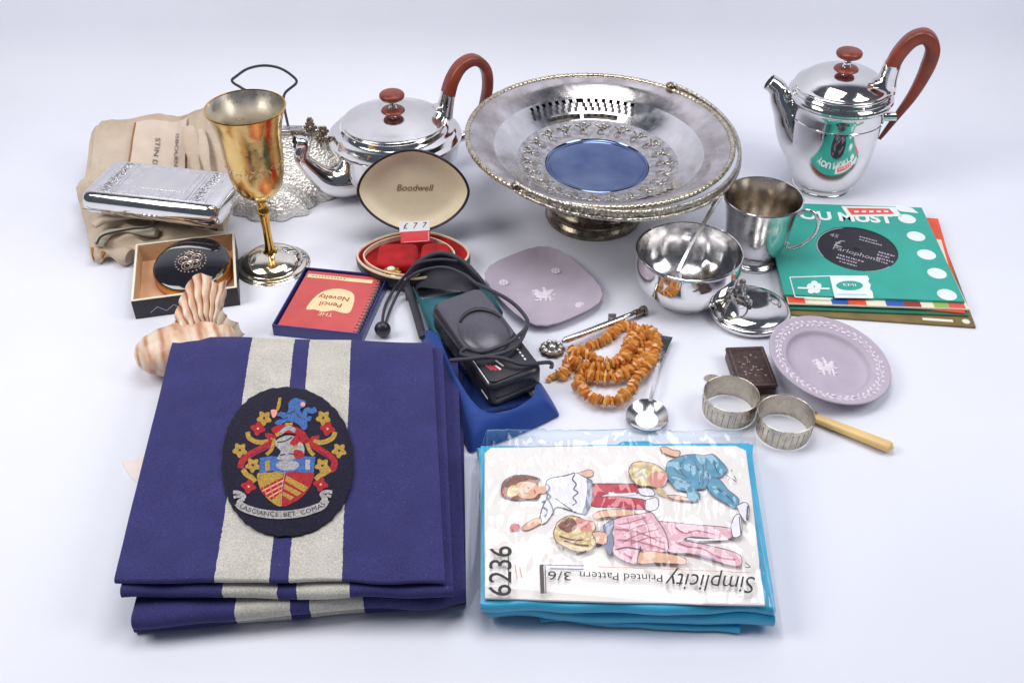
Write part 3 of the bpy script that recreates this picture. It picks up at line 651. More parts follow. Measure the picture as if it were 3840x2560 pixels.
def knob(parent, z, s=1.0):
    m1 = MB(); m1.lathe([(r * s, z + h * s) for r, h in spl([(0.0, 0.0), (0.0150, 0.0), (0.0152, 0.0016), (0.0135, 0.0030), (0.0062, 0.0042)], 3)], 48); part('knob_flange', m1, BAKELITE, parent)
    m1 = MB(); m1.lathe([(r * s, z + h * s) for r, h in [(0.0062, 0.0040), (0.0048, 0.0070), (0.0050, 0.0135), (0.0066, 0.0160)]], 32); part('knob_stem', m1, SILVER, parent)
    m1 = MB(); m1.lathe([(r * s, z + h * s) for r, h in spl([(0.0, 0.0150), (0.0080, 0.0152), (0.0150, 0.0178), (0.0170, 0.0215), (0.0155, 0.0250), (0.0100, 0.0272), (0.0, 0.0280)], 4)], 48); part('knob_cap', m1, BAKELITE, parent)
knob(lid, 0.1004, 0.86)
def spout(parent, pts, rad, tipdir, name='spout', seg=28):
    m1 = MB(); p = cr(pts, 10); n = len(p)
    def rf(t):
        x = t * (len(rad) - 1); i = min(int(x), len(rad) - 2); f = x - i; a_, b__, c__, d__ = rad[max(i - 1, 0)], rad[i], rad[i + 1], rad[min(i + 2, len(rad) - 1)]
        return 0.5 * (2 * b__ + (c__ - a_) * f + (2 * a_ - 5 * b__ + 4 * c__ - d__) * f * f + (3 * b__ - a_ - 3 * c__ + d__) * f ** 3)
    m1.tube(p, rf, seg, cap=False); sp = part(name, m1, SILVER, parent, angle=60)
    e = p[-1]; t = (p[-1] - p[-2]).normalized()
    m1 = MB(); m1.tube([e - t * 0.0012, e + t * 0.0004], rad[-1] * 0.97, seg, cap=False); m1.tube([e - t * 0.0010, e - t * 0.0009], rad[-1] * 0.93, seg)
    part('spout_mouth', m1, HOLE, sp)
    m1 = MB(); q = t.orthogonal().normalized(); q2 = t.cross(q)
    m1.tube([e + (q * math.cos(a) + q2 * math.sin(a)) * rad[-1] for a in [2 * math.pi * i / 32 for i in range(32)]], 0.0007, 8, closed=True); part('spout_lip', m1, SILVER, sp)
spout(tea, [(0.050, 0, 0.030), (0.070, 0, 0.028), (0.088, 0, 0.033), (0.102, 0, 0.048), (0.114, 0, 0.068), (dl - 0.006, 0, 0.0845), (dl + 0.004, 0, 0.0885)], [0.024, 0.0215, 0.0165, 0.0115, 0.0088, 0.0075, 0.0075], None)
def strap_handle(parent, pts, wd, th, mat, name='handle'):
    # flat-sided loop handle in the x-z plane; wd across, th in the plane
    p = cr(pts, 10); m1 = MB(); n = len(p); prof = [(v[0], v[1]) for v in rrect(1, 1, 0.28, 3)]
    v = []; f = []; k = len(prof)
    for i in range(n):
        t = (p[min(i + 1, n - 1)] - p[max(i - 1, 0)]).normalized(); nrm = Vector((-t.z, 0, t.x)); q = i / (n - 1)
        W2 = wd(q); T2 = th(q)
        for a, b in prof: v.append(p[i] + Vector((0, 1, 0)) * a * W2 + nrm * b * T2)
    for i in range(n - 1):
        for j in range(k): f.append((i * k + j, i * k + (j + 1) % k, (i + 1) * k + (j + 1) % k, (i + 1) * k + j))
    f += [tuple(range(k))[::-1], tuple((n - 1) * k + j for j in range(k))]
    m1.add(v, f); return part(name, m1, mat, parent, angle=60)
strap_handle(tea, [(-0.070, 0, 0.1060), (-0.076, 0, 0.1220), (-0.088, 0, 0.1370), (-0.105, 0, 0.1410), (-0.119, 0, 0.1280), (-0.122, 0, 0.106), (-0.116, 0, 0.078), (-0.104, 0, 0.052)], lambda q: 0.019 - 0.006 * q, lambda q: 0.0145 - 0.005 * q, BAKELITE)
m_ = MB(); m_.tube(cr([(-0.064, 0, 0.080), (-0.067, 0, 0.094), (-0.0708, 0, 0.1085)], 6), lambda t: 0.0115 - 0.002 * t, 16, flat=0.9); part('handle_socket', m_, SILVER, tea)
m_ = MB(); m_.tube([(-0.062, 0, 0.044), (-0.088, 0, 0.046), (-0.108, 0, 0.053)], 0.0058, 16); part('handle_socket', m_, SILVER, tea)
m_ = MB(); m_.box(0.016, 0.014, 0.006, (-0.060, 0, 0.0885), bev=0.0015); m_.tube([(-0.066, -0.010, 0.0945), (-0.066, 0.010, 0.0945)], 0.0026, 12); part('lid_hinge', m_, SILVER, tea)

# ================================================================== COFFEE POT
c0 = Vector((0.3785, 1.103, 0)); ctip = D(1775, 192, 0.122)
cl_, ca_ = spout_handle_frame(c0, ctip)
cof = thing('coffee_pot', 'tall silver coffee pot with domed lid and pointed brown handle', 'coffee pot', mat=Matrix.Translation(c0) @ Matrix.Rotation(ca_, 4, 'Z'))
cb = spl([(0.0, 0.0), (0.0325, 0.0), (0.0342, 0.0015), (0.0340, 0.0042), (0.0345, 0.0060), (0.0400, 0.012), (0.0455, 0.024), (0.0490, 0.040), (0.0508, 0.056), (0.0518, 0.074), (0.0524, 0.090)], 4) + \
     [(0.0534, 0.0905), (0.0536, 0.0925), (0.0527, 0.0932), (0.0528, 0.102), (0.0535, 0.1085), (0.0560, 0.1130), (0.0588, 0.1148), (0.0596, 0.1172), (0.0588, 0.1194), (0.0565, 0.1200), (0.0556, 0.1212), (0.0560, 0.1238), (0.0548, 0.1258), (0.0528, 0.1264)]
m_ = MB(); m_.lathe(cb, 120); part('body', m_, SILVER, cof)
lp = [(0.0528, 0.1258), (0.0538, 0.1278), (0.0530, 0.1298), (0.0500, 0.1312), (0.0465, 0.1345), (0.039, 0.1400), (0.029, 0.1443), (0.017, 0.1470), (0.008, 0.1480), (0.0, 0.1482)]
m_ = MB(); m_.lathe(spl(lp, 4), 120); lid = part('lid', m_, SILVER, cof); knob(lid, 0.1474, 0.86)
spout(cof, [(0.026, 0, 0.050), (0.038, 0, 0.064), (0.048, 0, 0.078), (0.056, 0, 0.091), (0.065, 0, 0.104), (cl_ - 0.006, 0, 0.1165), (cl_ + 0.004, 0, 0.1235)], [0.0290, 0.0265, 0.0215, 0.0170, 0.0134, 0.0108, 0.0094], None)
strap_handle(cof, [(-0.048, 0, 0.1560), (-0.053, 0, 0.1730), (-0.063, 0, 0.1885), (-0.076, 0, 0.1925), (-0.086, 0, 0.1790), (-0.085, 0, 0.155), (-0.078, 0, 0.125), (-0.066, 0, 0.095), (-0.054, 0, 0.066)], lambda q: 0.0185 * (1 if q < 0.55 else 1 - (q - 0.55) * 1.9), lambda q: 0.0155 * (1 if q < 0.6 else 1 - (q - 0.6) * 1.9), BAKELITE)
m_ = MB(); m_.tube(cr([(-0.048, 0, 0.124), (-0.047, 0, 0.142), (-0.0485, 0, 0.1585)], 6), lambda t: 0.0115 - 0.0016 * t, 16); part('handle_socket', m_, SILVER, cof)
m_ = MB(); m_.tube([(-0.046, 0, 0.094), (-0.056, 0, 0.095), (-0.0665, 0, 0.0965)], 0.0055, 16); part('handle_socket', m_, SILVER, cof)
m_ = MB(); m_.box(0.014, 0.014, 0.006, (-0.0495, 0, 0.1265), bev=0.0015); m_.tube([(-0.055, -0.009, 0.132), (-0.055, 0.009, 0.132)], 0.0024, 12); part('lid_hinge', m_, SILVER, cof)

# ================================================================== PEDESTAL BASKET
b0 = Vector((0.094, 1.028, 0))
BS_ = 0.975
bsk = thing('pedestal_basket', 'wide silver pedestal basket with pierced sides and hinged handle laid down', 'basket', mat=Matrix.Translation(b0) @ Matrix.Rotation(R(1.2), 4, 'Y') @ Matrix.Rotation(R(1.5), 4, 'X') @ Matrix.Diagonal((BS_, BS_, 1, 1)))
DISH = M('tarnished_silver', (214, 208, 208), 0.24, 1, rvar=0.12, vscale=36, col2=(168, 160, 160), bump=0.25, bscale=90)
DENG = M('engraved_dish_silver', (206, 204, 200), 0.26, 1, rvar=0.16, vscale=130, col2=(156, 152, 156), bump=0.5, bscale=190, bdist=0.002, detail=3)
BLUEW = M('blue_mottled_silver', (122, 138, 172), 0.12, 1, rvar=0.06, vscale=16, col2=(72, 92, 140), bump=0.12, bscale=30, bdist=0.003)  # metal tinted in two blues, mottled by noise
ZB = 0.066
m_ = MB(); m_.lathe(spl([(0.0, ZB - 0.0022), (0.020, ZB - 0.0020), (0.040, ZB - 0.0010), (0.0520, ZB + 0.0002), (0.0545, ZB + 0.0012), (0.0560, ZB + 0.0012), (0.0580, ZB + 0.0004), (0.0600, ZB + 0.0022)], 4), 96); part('centre_well', m_, BLUEW, bsk)
m_ = MB(); m_.lathe([(0.0600, ZB + 0.0022), (0.0615, ZB + 0.0026), (0.072, ZB + 0.0040), (0.083, ZB + 0.0065), (0.0925, ZB + 0.0095)], 120); part('engraved_band', m_, DENG, bsk)
# pierced gallery: real openings
SEG = 320
rows = [(0.0925, ZB + 0.0095), (0.0935, ZB + 0.0102), (0.1000, ZB + 0.0142), (0.1025, ZB + 0.0160), (0.1072, ZB + 0.0192), (0.1119, ZB + 0.0224), (0.1166, ZB + 0.0254), (0.1190, ZB + 0.0268)]
def pierced(k, j):
    a = (j + 0.5) / SEG * 360; q = (a - 22.0) % 90.0 - 45
    a2 = ((a - 98.0) + 180) % 360 - 180
    inside = abs(a2) < 36 or abs(((a - 278.0) + 180) % 360 - 180) < 36
    if not inside: return False
    aa = a2 if abs(a2) < 36 else ((a - 278.0) + 180) % 360 - 180
    if k in (1,): return 1.4 < abs(aa) < 26
    if k == 2: return False
    if k in (3, 4, 5): return (j + k) % 4 in (0, 1) if aa > 0 else (j - k) % 4 in (0, 1)
    return False
m_ = MB(); m_.lathe(rows, SEG, skip=pierced); part('pierced_gallery', m_, SILVER_W, bsk, angle=60)
m_ = MB(); m_.lathe(spl([(0.1190, ZB + 0.0268), (0.1260, ZB + 0.0315), (0.1340, ZB + 0.0362), (0.1425, ZB + 0.0390), (0.1475, ZB + 0.0398)], 5), 160); part('sloping_border', m_, DISH, bsk)
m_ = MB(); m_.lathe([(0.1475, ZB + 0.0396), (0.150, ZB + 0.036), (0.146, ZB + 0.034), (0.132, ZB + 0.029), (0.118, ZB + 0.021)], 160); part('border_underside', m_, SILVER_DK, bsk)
m_ = MB(); m_.lathe([(0.086, ZB + 0.003), (0.104, ZB + 0.0095), (0.121, ZB + 0.0215)], 120); part('added_shade_backing', m_, M('painted_shade_grey', (104, 98, 102), 0.5, 1), bsk)  # added dark sheet, stands in for the shade seen through the openings
m_ = MB()
def ezb(r): return ZB + 0.0026 + (r - 0.0615) * 0.22 + 0.0003
for i in range(22):
    a0 = 2 * math.pi * i / 22; sg = 1 if i % 2 else -1
    for k0, rc_, ph in ((0.0062, 0.072, 0), (0.0045, 0.084, 2.2)):
        pts = []
        for k in range(20):
            t = k / 19; q = k0 * (1 - 0.75 * t); an = ph + sg * t * 5.5; r = rc_ + q * math.cos(an); a = a0 + sg * q * math.sin(an) / rc_
            pts.append((r * math.cos(a), r * math.sin(a), ezb(r)))
        m_.tube(pts, lambda t: 0.00075 - 0.0003 * t, 5)
    for k in range(5):
        a = a0 + (k - 2) * 0.045; r = 0.0775 + 0.0035 * abs(k - 2); st = len(m_.v); m_.ball((0, 0, 0), 0.0030, 0.0009, 0.0006, 8, 4)
        m_.xf(Matrix.Translation((r * math.cos(a), r * math.sin(a), ezb(r))) @ Matrix.Rotation(a + (k - 2) * 0.5, 4, 'Z'), st)
part('engraved_scrolls', m_, M('scroll_silver', (188, 180, 170), 0.3, 1, var=0.35, vscale=120), bsk)
m_ = MB()
for i in range(40):
    a0 = 2 * math.pi * i / 40
    pts = []
    for k in range(14):
        t = k / 13; q = 0.0052 * (1 - 0.7 * t); an = t * 5 * (1 if i % 2 else -1); r = 0.131 + q * math.cos(an); a = a0 + q * math.sin(an) / 0.131
        zz = ZB + 0.0268 + (r - 0.119) / 0.0285 * 0.0130 + 0.0012 * math.sin((r - 0.119) / 0.0285 * math.pi); pts.append((r * math.cos(a), r * math.sin(a), zz))
    m_.tube(pts, 0.0004, 5)
part('border_engraving', m_, M('border_engraving_silver', (170, 162, 158), 0.35, 1), bsk)
rp_ = []
for i in range(720):
    a = 2 * math.pi * i / 720; rp_.append((0.1490 * math.cos(a), 0.1490 * math.sin(a), ZB + 0.0392))
m_ = MB(); m_.tube(rp_, lambda t: 0.0026 + 0.0007 * abs(math.sin(t * math.pi * 150)), 10, closed=True, up=(0, 0, 1)); part('gadrooned_rim', m_, M('rim_silver', (196, 186, 166), 0.26, 1, var=0.3, vscale=160, rvar=0.1), bsk, angle=80)
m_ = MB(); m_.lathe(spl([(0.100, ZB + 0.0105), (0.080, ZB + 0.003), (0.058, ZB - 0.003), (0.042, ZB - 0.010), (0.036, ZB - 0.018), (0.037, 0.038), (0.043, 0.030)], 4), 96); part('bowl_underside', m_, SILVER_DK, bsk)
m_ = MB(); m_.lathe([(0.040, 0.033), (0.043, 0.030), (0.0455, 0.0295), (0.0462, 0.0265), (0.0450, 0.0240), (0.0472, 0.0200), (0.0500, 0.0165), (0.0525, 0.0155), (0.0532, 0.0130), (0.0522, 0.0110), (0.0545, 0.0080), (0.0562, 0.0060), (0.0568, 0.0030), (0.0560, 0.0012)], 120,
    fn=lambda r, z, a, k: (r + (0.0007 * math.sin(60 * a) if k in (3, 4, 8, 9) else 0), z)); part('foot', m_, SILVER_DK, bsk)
# hinged handle lying along the right and front of the rim
hA = D(2527 / K, 318 / K, 0.106); ha = math.atan2(hA.y - b0.y, hA.x - b0.x)
hp = []
for i in range(121):
    t = i / 120; a = ha - math.pi * t; rr = 0.1500 + 0.0075 * math.sin(math.pi * t) ** 0.6
    hp.append(Vector((rr * math.cos(a), rr * math.sin(a), ZB + 0.0425 - 0.011 * math.sin(math.pi * t))))
m_ = MB()
for off, dz, rad in ((0.0, 0.0038, 0.0017), (0.0014, -0.0042, 0.0017)):
    m_.tube([Vector((p.x * (1 + off / 0.15), p.y * (1 + off / 0.15), p.z + dz)) for p in hp], lambda t, rad=rad: rad * (1 + 0.3 * abs(math.sin(t * 190))), 8)
m_.grid(lambda u, v: hp[round(u * 120)] * 1.0 + Vector((0, 0, (v - 0.5) * 0.008)), 120, 2)
handle = part('hinged_handle', m_, M('handle_silver', (198, 192, 180), 0.28, 1, var=0.3, vscale=200, bump=0.8, bscale=400, bkind='voronoi'), bsk, angle=70)
for t in (0, 1):
    a = ha - math.pi * t; m_ = MB(); m_.ball((0.1495 * math.cos(a), 0.1495 * math.sin(a), ZB + 0.0435), 0.0062, 0.0062, 0.0045, 14, 8); part('handle_hinge', m_, SILVER_DK, bsk)

# ================================================================== CHRISTENING MUG
u0 = D(1728, 598, 0)
mug = thing('silver_mug', 'small silver mug with waisted foot and thin ear handle', 'mug', u0)
mo = spl([(0.0, 0.0008), (0.024, 0.0), (0.0262, 0.0012), (0.0258, 0.0035), (0.0225, 0.0058), (0.0212, 0.0095), (0.0240, 0.0140), (0.0292, 0.022), (0.0330, 0.034), (0.0352, 0.050), (0.0375, 0.066), (0.0412, 0.0800)], 5)
m_ = MB(); m_.lathe(mo, 96); part('body', m_, SILVER_W, mug)
m_ = MB(); m_.lathe([(0.0, 0.0150)] + [(r - 0.0009, z + 0.0006) for r, z in mo if z > 0.0145], 96); part('lining', m_, M('grey_silver_lining', (204, 196, 186), 0.22, 1, rvar=0.1, vscale=50, var=0.15), mug)
m_ = MB(); m_.tube([(0.0411 * math.cos(a), 0.0411 * math.sin(a), 0.0803) for a in [2 * math.pi * i / 80 for i in range(80)]], 0.0010, 8, closed=True); part('rim', m_, SILVER, mug)
hx = Vector((0.93, -0.36, 0)).normalized()
def hu(r, z): return hx * r + Vector((0, 0, z))
m_ = MB(); m_.tube(cr([hu(0.0365, 0.066), hu(0.045, 0.0735), hu(0.055, 0.0715), hu(0.0605, 0.060), hu(0.058, 0.046), hu(0.049, 0.032), hu(0.038, 0.0245), hu(0.0335, 0.024), hu(0.0338, 0.031)], 8), lambda t: 0.0023 - 0.0006 * t, 12); part('handle', m_, SILVER_W, mug)

# ================================================================== SUGAR BOWL + SPOON
s0 = D(1570, 683, 0)
bowl = thing('sugar_bowl', 'round silver sugar bowl holding a small spoon', 'bowl', s0)
so = spl([(0.0, 0.002), (0.026, 0.0018), (0.0285, 0.0), (0.0300, 0.0012), (0.0298, 0.0035), (0.0370, 0.0085), (0.0465, 0.0180), (0.0522, 0.0300), (0.0545, 0.0430), (0.0540, 0.0545), (0.0535, 0.0580)], 5)
m_ = MB(); m_.lathe(so, 110); part('body', m_, SILVER, bowl)
m_ = MB(); m_.lathe(spl([(0.0, 0.0052), (0.020, 0.0056), (0.0340, 0.0098), (0.0450, 0.0192), (0.0508, 0.0310), (0.0532, 0.0430), (0.0528, 0.0545), (0.0525, 0.0582)], 5), 110,
    fn=lambda r, z, a, k: (r + 0.0004 * math.sin(14 * a) * (1 if 0.01 < z < 0.05 else 0), z)); part('lining', m_, SILVER_W, bowl)
m_ = MB(); m_.tube([(0.0531 * math.cos(a), 0.0531 * math.sin(a), 0.0585) for a in [2 * math.pi * i / 96 for i in range(96)]], 0.0011, 8, closed=True); part('rim', m_, SILVER, bowl)
def make_spoon(name, label, root, tipv, bowl_len, bowl_w, hw, mat=SILVER, up=(0, 0, 1), depth=0.004, finial=None):
    """spoon: root = far end of the bowl, tipv = end of the handle"""
    a, b = Vector(root), Vector(tipv); X = (b - a).normalized(); U = Vector(up); Y = U.cross(X).normalized(); Z = X.cross(Y)
    mt = Matrix((X, Y, Z)).transposed().to_4x4(); mt.translation = a; L = (b - a).length
    o = thing(name, label, 'spoon', mat=mt)
    m1 = MB()
    for dz, flip in ((0.0, 1), (-0.0008, -1)):
        def g(u, v, dz=dz):
            x = bowl_len * u; wv = bowl_w * math.sqrt(max(0, 1 - (2 * u - 1) ** 2)) * (0.86 + 0.2 * (1 - u)); y = (v - 0.5) * 2 * wv
            q = (2 * u - 1) ** 2 + (2 * v - 1) ** 2 * (1 - (2 * u - 1) ** 2)
            return (x, y, depth * 0.35 - depth * max(0, 1 - q) + dz)
        m1.grid(g, 20, 14)
    part('spoon_bowl', m1, mat, o, angle=60)
    m1 = MB(); n = 20; v = []; f = []
    for i in range(n + 1):
        t = i / n; x = bowl_len * 0.94 + (L - bowl_len * 0.94) * t; hw_ = hw(t); z = depth * 0.35 + 0.004 * math.sin(math.pi * min(1, t * 1.2)) * (1 - t)
        for sy, sz in ((1, -1), (1, 1), (-1, 1), (-1, -1)): v.append((x, sy * hw_, z + sz * 0.0007))
    for i in range(n):
        for j in range(4): f.append((i * 4 + j, i * 4 + (j + 1) % 4, i * 4 + 4 + (j + 1) % 4, i * 4 + 4 + j))
    f += [(0, 1, 2, 3), (4 * n + 3, 4 * n + 2, 4 * n + 1, 4 * n)]
    m1.add(v, f); part('spoon_handle', m1, mat, o, angle=60)
    return o
make_spoon('teaspoon', 'thin silver spoon leaning in the sugar bowl', s0 + Vector((-0.022, -0.016, 0.0145)), D(1652, 452, 0.088), 0.030, 0.009, lambda t: 0.0014 + 0.0022 * t ** 3, mat=SILVER_W)
b_ = D(1478, 994, 0.003); e_ = D(1526, 778, 0.004)
sp2 = make_spoon('serving_spoon', 'silver spoon with round bowl and triangular handle end lying flat', b_, e_, 0.043, 0.0198, lambda t: 0.0018 + (0.0062 * max(0, (t - 0.5) / 0.5)), depth=0.009, mat=SILVER_W)

# ================================================================== LIDDED TRINKET DISH
k0 = D(1720, 724, 0)
tr = thing('trinket_box', 'round polished silver trinket box with domed lid and engraved strap', 'trinket box', k0)
m_ = MB(); m_.lathe(spl([(0.0, 0.0), (0.034, 0.0), (0.0385, 0.0016), (0.0410, 0.0048), (0.0408, 0.0078), (0.0385, 0.0092), (0.0365, 0.0088)], 4), 96); part('base', m_, SILVER, tr)
m_ = MB(); m_.lathe(spl([(0.0372, 0.0086), (0.0376, 0.0105), (0.0350, 0.0130), (0.0280, 0.0158), (0.0160, 0.0176), (0.006, 0.0180), (0.0, 0.0180)], 4), 96); lid = part('lid', m_, SILVER, tr)
m_ = MB(); n = 24
def dome(r): 
    pr_ = [(0.0, 0.0180), (0.006, 0.0180), (0.0160, 0.0176), (0.0280, 0.0158), (0.0350, 0.0130), (0.0376, 0.0105)]
    for i in range(len(pr_) - 1):
        if pr_[i][0] <= r <= pr_[i + 1][0]: t = (r - pr_[i][0]) / (pr_[i + 1][0] - pr_[i][0]); return pr_[i][1] + (pr_[i + 1][1] - pr_[i][1]) * t
    return 0.0105
m_.tube([(-0.0035 + 0.002 * math.sin(i * 0.4), 0.0368 - 0.047 * i / n, dome(abs(0.0368 - 0.047 * i / n)) + 0.0012) for i in range(n + 1)], lambda t: 0.0018 + 0.0006 * math.sin(t * 40), 10); part('engraved_strap', m_, SILVER_W, lid)
m_ = MB(); m_.ball((-0.0015, 0.0390, 0.0130), 0.0036, 0.0032, 0.0046, 14, 10); part('thumb_piece', m_, SILVER_DK, lid)
cx, cy = -0.0185, -0.010
m_ = MB(); m_.tube([(cx + 0.0125 * math.cos(a), cy + 0.0145 * math.sin(a), dome(min(0.0375, math.hypot(cx + 0.0125 * math.cos(a), cy + 0.0145 * math.sin(a)))) + 0.0002) for a in [2 * math.pi * i / 48 for i in range(48)]], 0.0008, 8, closed=True)
for i in range(9):
    a = i * 0.7; p = [(cx + k * 0.0022 * math.cos(a + k * 0.15), cy + k * 0.0025 * math.sin(a + k * 0.15)) for k in range(1, 6)]
    m_.tube([(x, y, dome(min(0.0375, math.hypot(x, y))) - 0.0001) for x, y in p], 0.0003, 6)
part('engraved_cartouche', m_, SILVER_DK, lid)

# ================================================================== NAPKIN RINGS, KNIFE, STAMP BOX
kA, kB = D(1628, 864, 0.0035), D(2052, 1030, 0.0058)
X = (kB - kA).normalized(); Yv = Vector((0, 0, 1)).cross(X).normalized(); km = Matrix((X, Yv, X.cross(Yv))).transposed().to_4x4(); km.translation = kA; KL = (kB - kA).length
knife = thing('butter_knife', 'butter knife with ivory coloured handle and steel blade', 'knife', mat=km)
hl = KL - (D(1872, 952, 0.005) - kA).length; hs = KL - hl
m_ = MB(); m_.grid(lambda u, v: (0, 0, 0), 1, 1) if False else None
bl = cr2([(0.0, -0.004), (-0.004, 0.0), (0.0, 0.0065), (0.010, 0.0080), (0.05, 0.0078), (hs - 0.022, 0.0070), (hs - 0.014, 0.0030), (hs - 0.006, 0.0028), (hs - 0.006, -0.0028), (hs - 0.03, -0.0045), (0.02, -0.0060)], 4, True)
m_ = MB(); m_.prism(bl, -0.0032, -0.0020); part('blade', m_, SILVER_D, knife)
m_ = MB(); m_.tube([(hs - 0.010, 0, -0.0006), (hs - 0.004, 0, -0.0002), (hs + 0.0015, 0, 0)], lambda t: 0.0036 + 0.0022 * t, 16); part('ferrule', m_, SILVER_DK, knife)
BONE = M('ivory_resin', (232, 196, 128), 0.38, var=0.10, vscale=40, coat=0.2, sss=0.1)
m_ = MB(); pth = [(hs + hl * t, 0, 0.0004 * t) for t in [i / 24 for i in range(25)]]
m_.tube(pth, lambda t: (0.0047 + 0.0016 * t) * (math.sqrt(max(0.02, 1 - ((t - 0.93) / 0.07) ** 2)) if t > 0.93 else 1), 24, flat=0.72); part('handle', m_, BONE, knife)
RINGM = M('nickel_ring', (196, 188, 172), 0.33, 1, rvar=0.12, vscale=200, var=0.2, bump=0.35, bscale=420, bkind='noise')
rings = []
for i, (px, py, lab) in enumerate(((1673, 945, 'engraved nickel napkin ring standing beside the dark square box'), (1797, 991, 'engraved nickel napkin ring standing next to the ivory knife handle'))):
    c = D(px, py, 0.0016)
    if i == 0:
        o = thing('napkin_ring', lab, 'napkin ring', c, group='pair of napkin rings')
        m_ = MB(); m_.lathe([(0.0228, 0.0), (0.0234, 0.0004), (0.0238, 0.0030), (0.0244, 0.0110), (0.0249, 0.0212), (0.0250, 0.0222), (0.0246, 0.0224), (0.0241, 0.0220), (0.0232, 0.0040), (0.0226, 0.0004), (0.0228, 0.0)], 96)
        band = part('ring_band', m_, RINGM, o)
        m_ = MB()
        for k in range(28):
            a = 2 * math.pi * k / 28; m_.tube([(0.0236 * math.cos(a), 0.0236 * math.sin(a), 0.002), (0.02485 * math.cos(a + 0.04), 0.02485 * math.sin(a + 0.04), 0.0175)], 0.00035, 5)
        part('engraved_lines', m_, SILVER_DK, o); rings.append(o)
    else:
        src = rings[0]; o = src.copy(); COL.objects.link(o); o.matrix_world = Matrix.Translation(c) @ Matrix.Rotation(0.7, 4, 'Z'); o['label'] = lab
        for ch in list(src.children):
            d = ch.copy(); COL.objects.link(d); d.parent = o
q, rz, ww, dd = quad_fit(((1668, 797), (1752, 793), (1790, 884), (1694, 886)), 0.013)
sb = thing('stamp_box', 'small dark brown embossed square box tucked under the round lilac dish', 'box', (q.x, q.y, 0), rz)
LEATH = M('dark_embossed_metal', (84, 66, 62), 0.38, 0.5, var=0.3, vscale=220, bump=0.7, bscale=340, rvar=0.1)
m_ = MB(); m_.box(ww * 0.96, dd * 0.96, 0.0085, (0, 0, 0), bev=0.001); part('box_base', m_, LEATH, sb)
m_ = MB(); m_.box(ww, dd, 0.0042, (0, 0, 0.0088), bev=0.0014); part('box_lid', m_, LEATH, sb)
m_ = MB()
for i in range(26):
    x, y = random.uniform(-1, 1), random.uniform(-1, 1); m_.ball((x * ww * 0.3, y * dd * 0.28, 0.0131), random.uniform(0.0008, 0.0018), random.uniform(0.0008, 0.0016), 0.0005, 8, 5)
m_.tube([(x * ww * 0.42, y * dd * 0.42, 0.0131) for x, y in ((-1, -1), (1, -1), (1, 1), (-1, 1))], 0.0005, 6, closed=True)
part('embossed_ornament', m_, M('rubbed_metal', (140, 122, 116), 0.35, 0.7, var=0.3, vscale=300), sb)

# ================================================================== LILAC DISHES
LILAC = M('lilac_jasper', (184, 172, 187), 0.6, var=0.06, vscale=40, bump=0.16, bscale=900, spec=0.35, sss=0.05)
RELIEF = M('white_jasper_relief', (226, 216, 226), 0.5, var=0.05, vscale=300, spec=0.3)
def relief_figure(mb, c, s, seed, zf):
    rnd = random.Random(seed)
    # two draped figures and a horse: built from small modelled lumps
    for (x, y, rx, ry) in ((-0.30, 0.30, .12, .12), (-0.22, 0.05, .2, .26), (-0.02, -0.16, .34, .14), (0.2, 0.06, .26, .18), (0.36, 0.24, .12, .16), (0.44, 0.34, .12, .07), (-0.40, 0.02, .14, .06), (0.10, 0.32, .1, .18),
                           (-0.12, -0.40, .07, .22), (0.14, -0.42, .06, .2), (0.34, -0.30, .07, .26), (0.46, -0.44, .12, .05), (-0.28, -0.46, .16, .05), (0.02, 0.5, .09, .09), (-0.5, 0.24, .07, .12), (0.54, -0.08, .1, .06)):
        x += rnd.uniform(-.04, .04); y += rnd.uniform(-.04, .04)
        px, py = c[0] + x * s, c[1] + y * s
        mb.ball((px, py, zf(px, py)), rx * s, ry * s, 0.0011, 12, 6)
def rosette(mb, c, r, zf):
    mb.ball((c[0], c[1], zf(*c)), r * 0.35, r * 0.35, 0.0011, 8, 5)
    for i in range(8):
        a = 2 * math.pi * i / 8; x, y = c[0] + r * 0.65 * math.cos(a), c[1] + r * 0.65 * math.sin(a); mb.ball((x, y, zf(x, y)), r * 0.3, r * 0.3, 0.0008, 8, 5)
# square dish
qL, qT, qR, qB = D(1106, 628, 0.008), D(1262, 566, 0.008), D(1395, 684, 0.008), D(1228, 758, 0.008)
lc = (qL + qT + qR + qB) / 4; lc.z = 0
ld = thing('square_dish', 'lilac stoneware square dish with white classical relief and flowers', 'dish', lc)
dX = (qR - qL) / 2; dY = (qT - qB) / 2; oc = []; n = 160
for i in range(n):
    t = 2 * math.pi * i / n; c_, s_ = math.cos(t), math.sin(t)
    k = 1 / (abs(c_) ** 1.14 + abs(s_) ** 1.14) ** (1 / 1.14)                # square standing on its corner, rounded
    dc = min(abs(((t + math.pi / 4) % (math.pi / 2)) - math.pi / 4), 9)      # angle from the nearest corner
    k *= 1 - 0.018 * math.exp(-((dc - 0.30) / 0.06) ** 2) - 0.10 * math.exp(-(dc / 0.17) ** 2); k *= 1.04
    oc.append(Vector((dX.x * c_ * k + dY.x * s_ * k, dX.y * c_ * k + dY.y * s_ * k, 0)))
prof_ = [(0.0, 0.0042), (0.35, 0.0042), (0.62, 0.0046), (0.80, 0.0062), (0.93, 0.0095), (1.0, 0.0108), (1.005, 0.0098), (0.98, 0.0080), (0.86, 0.0036), (0.72, 0.0006), (0.70, 0.0), (0.0, 0.0)]
m_ = MB(); m_.v = [Vector((p.x * k, p.y * k, z)) for k, z in prof_ for p in oc]
for k in range(len(prof_) - 1):
    for j in range(n): m_.f.append((k * n + j, k * n + (j + 1) % n, (k + 1) * n + (j + 1) % n, (k + 1) * n + j)); m_.m.append(0)
part('dish_body', m_, LILAC, ld, angle=60)
def dz_sq(x, y): return 0.0046
